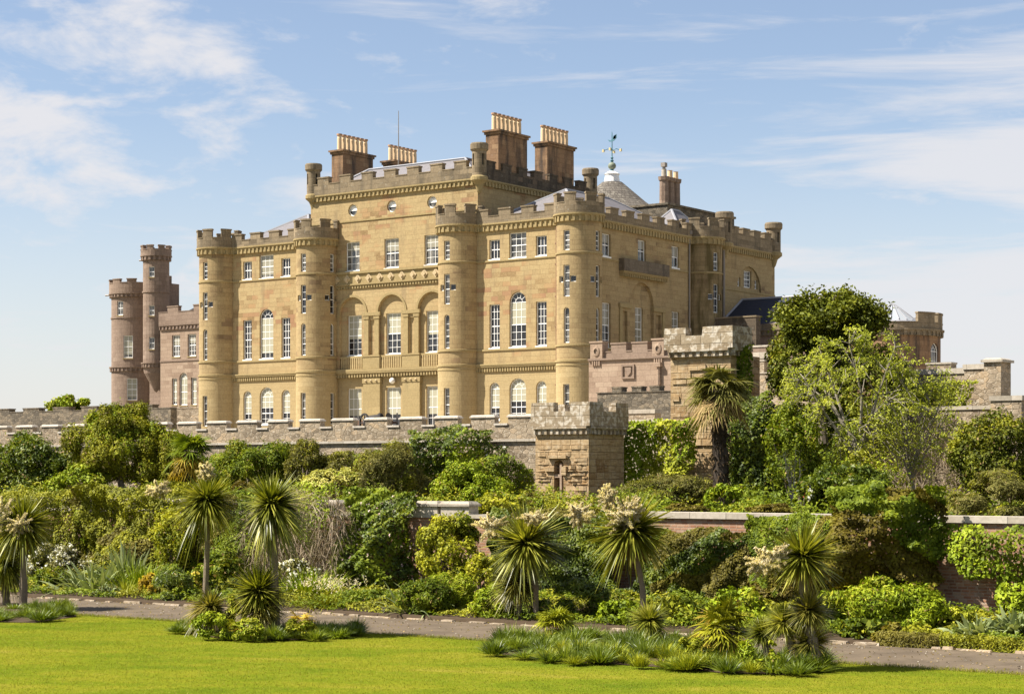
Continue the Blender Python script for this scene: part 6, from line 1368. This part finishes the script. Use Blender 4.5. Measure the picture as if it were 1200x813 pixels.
palm('small spiky cabbage palm with yellowing leaves at the slim palm foot', 244, 742, 38.2, [(246, 712, 27, 'leaf_sword_gold')], [], [[(244, 742), (245, 728), (246, 714)]], (.07, .06), seed=11)
palm('small yellowing cabbage palm beside the flowering end palm', 948, 782, 37.7, [(950, 752, 28, 'leaf_sword_gold')], [], [[(948, 782), (949, 766), (950, 754)]], (.07, .06), seed=12)
fan_palm('low golden fan palm with yellow skirt at the path edge by the twin palms', 652, 748, 40.3, (651, 732), 36, None, 40, 91, .55, ('leaf_lime', 'leaf_gold'), -.35, .35, 16, old=.5)
fan_palm('yellowing fan palm with split fronds in the middle of the long bed', 846, 772, 37.6, (848, 738), 52, .1, 40, 92, .45, ('leaf_olive', 'leaf_gold'), -.6, .45, 18, old=.4)
fan_palm('little golden fan palm low on the bare soil beside the two tall palms', 276, 746, 38.2, (277, 738), 26, None, 16, 93, .5, ('leaf_lime', 'leaf_gold'), -.1, .4, 14, old=.6)
fan_palm('flattened yellow fan palm leaves at the right foot of the tall palm', 352, 735, 38.9, (352, 728), 24, None, 12, 94, .5, ('leaf_gold', 'leaf_gold'), -.1, .4, 14, old=.6)
bush('shrub', 'small feathery green bush between the two tall palms', 'shrub', 256, 292, 700, 744, 39.4, 'leaf_lime', .6, seed=95, ln=.12, w=.04, up=.9, stem=False)

undergrowth('undergrowth', 'ragged low green undergrowth between the border shrubs below the garden wall', -60, 1260, 42.2, 47.6, lambda v: .06 + (v - 42) * .065, .38, 60000, ('leaf_mid', 'leaf_olive'), .12, .06, 301)
undergrowth('undergrowth', 'ragged undergrowth covering the upper terrace between the shrubs', -60, 1260, 50, 69, lambda v: 2.48 + 0 * v, 1.0, 90000, ('leaf_mid', 'leaf_olive'), .16, .08, 302)
# mown grass: short blades over the lawn in view, longer and ragged where it meets the path and the beds
r = rng(401); n = 260000; P = np.stack([r.uniform(-50, -8, n), r.uniform(22, VLAWN, n), np.zeros(n)], 1)
D = np.stack([r.normal(scale=.5, size=n), r.normal(scale=.5, size=n), np.ones(n)], 1); V, Fq = strips(P, D, r.uniform(.015, .038, n), .014, .1, r, 1, taper=.99)
n2 = 16000; P = np.stack([r.uniform(-52, -8, n2), VLAWN + r.normal(scale=.10, size=n2) + .06 * np.sin(np.linspace(0, 900, n2)), np.zeros(n2)], 1); V2, F2 = strips(P, np.stack([r.normal(scale=.6, size=n2), r.normal(scale=.5, size=n2), np.ones(n2)], 1), r.uniform(.05, .14, n2), .014, .2, r, 1, taper=.99)
leaf_mat('grass_blade', K((.09, .125, .010), (.155, .168, .014), (.26, .235, .045)), .2, .6, .1)
V, Fq, mi = join((V, Fq), (V2, F2)); tag(np_obj('grass', V, Fq, 'grass_blade'), 'short mown grass blades of the lawn', None, None, 'stuff')

for i, (x, y, h, w_, mm, lb) in enumerate(((800, 776, 22, 26, 'leaf_lime', 'ferny lime plant at the lawn edge of the long bed under the yellowing fan palm'), (868, 782, 30, 26, 'leaf_bright', 'fresh green fern like clump at the lawn edge near the end palm'), (735, 772, 16, 22, 'leaf_yellow', 'small yellow green plant low in the long bed by the lawn'),
        (690, 764, 14, 24, 'leaf_brown', 'patch of browned seed heads in the long bed'), (905, 788, 24, 34, 'grass_dark', 'large dark tuft at the right end of the long bed'), (395, 747, 14, 22, 'leaf_bright', 'bright green tuft at the right tip of the bed with two tall palms'), (330, 746, 12, 20, 'leaf_olive', 'low olive plant at the foot of the tall shaggy palm'))):
    g_ = on_ground(x, y, .02); tuft('low_plant', lb, 'plant', x, y, g_.y, h, w_, mm, 150, .05 if 'fern' in lb else .03, .6, 320 + i, 1.0)

r = rng(501); n = 3000; P = np.stack([r.uniform(-55, -8, n), VLAWN + (VPATH - VLAWN) * r.beta(.45, .45, n), np.full(n, .0)], 1); P[:, 2] = -.008 + .012 * r.random(n)
V, Fq = leaf_quads(P, np.array([[0, 0, 1.]]) + r.normal(scale=.25, size=(n, 3)), .055, .045, r); tag(np_obj('path_litter', V, Fq, ['leaf_straw', 'bark_pale', 'leaf_brown'], None, r.integers(0, 3, n)), 'loose grit and fallen leaves along the path', None, None, 'stuff')
bush('shrub', 'loose green bush around the foot of the slim cabbage palm', 'shrub', 226, 272, 716, 748, 38.9, 'leaf_bright', .5, seed=601, ln=.1, w=.04, up=.8, stem=False)
bush('shrub', 'golden green low shrub between the spiky palm and the tall shaggy palm', 'shrub', 268, 312, 722, 750, 38.0, 'leaf_lime', .5, seed=602, ln=.12, w=.04, up=.8, stem=False)
bush('shrub', 'olive low shrub right of the tall shaggy palm by the path', 'shrub', 326, 372, 724, 748, 38.9, 'leaf_olive', .6, seed=603, ln=.1, w=.04, up=.7, stem=False)
bush('shrub', 'bright low shrub under the end palm of the long bed', 'shrub', 868, 915, 742, 784, 38.2, 'leaf_bright', .6, seed=604, ln=.12, w=.045, up=.8, stem=False)
bush('shrub', 'lime green loose shrub in the long bed left of the fan palm', 'shrub', 792, 828, 744, 776, 38.4, 'leaf_lime', .5, seed=605, ln=.12, w=.045, up=.8, stem=False)

bush('evergreen_shrub', 'dark evergreen backdrop behind the upper branches of the feathery tree', 'shrub', 978, 1066, 392, 500, 69.5, 'leaf_evergreen', seed=606, ln=.15, w=.09, dens=.8, stem=False)

bush('shrub', 'tall dark shrub just past the right end of the terrace planting', 'shrub', 1225, 1330, 500, 606, 58, 'leaf_mid', seed=607, ln=.15, w=.08, stem=False)
bush('shrub', 'broad olive shrub beyond the round dark shrub at the right end of the terrace', 'shrub', 1310, 1430, 520, 610, 60, 'leaf_olive', seed=608, ln=.15, w=.08, stem=False)
bush('perennial_clump', 'leafy border clump at the far right end of the brick wall', 'shrub', 1215, 1330, 700, 772, 44, 'leaf_bright', seed=609, ln=.16, w=.08, stem=False)
creeper('creeper', 'olive creeper on the far right end of the brick wall', 'creeper', 1215, 1420, 612, 720, 47.9, 'leaf_olive', .6, 1.0, seed=610, ln=.13, w=.08, rag=.5)

branch_tree('thin airy sapling with sparse pale leaves spreading over the massive retaining wall', 'feathery_tree', 1072, 604, 65, [(1072, 604), (1070, 570), (1064, 540)], (1010, 1150, 420, 580), 130, 'leaf_fresh', .12, .06, 26, .10, 611, 'bark_limb', .09, ry=1.4, up=.3)
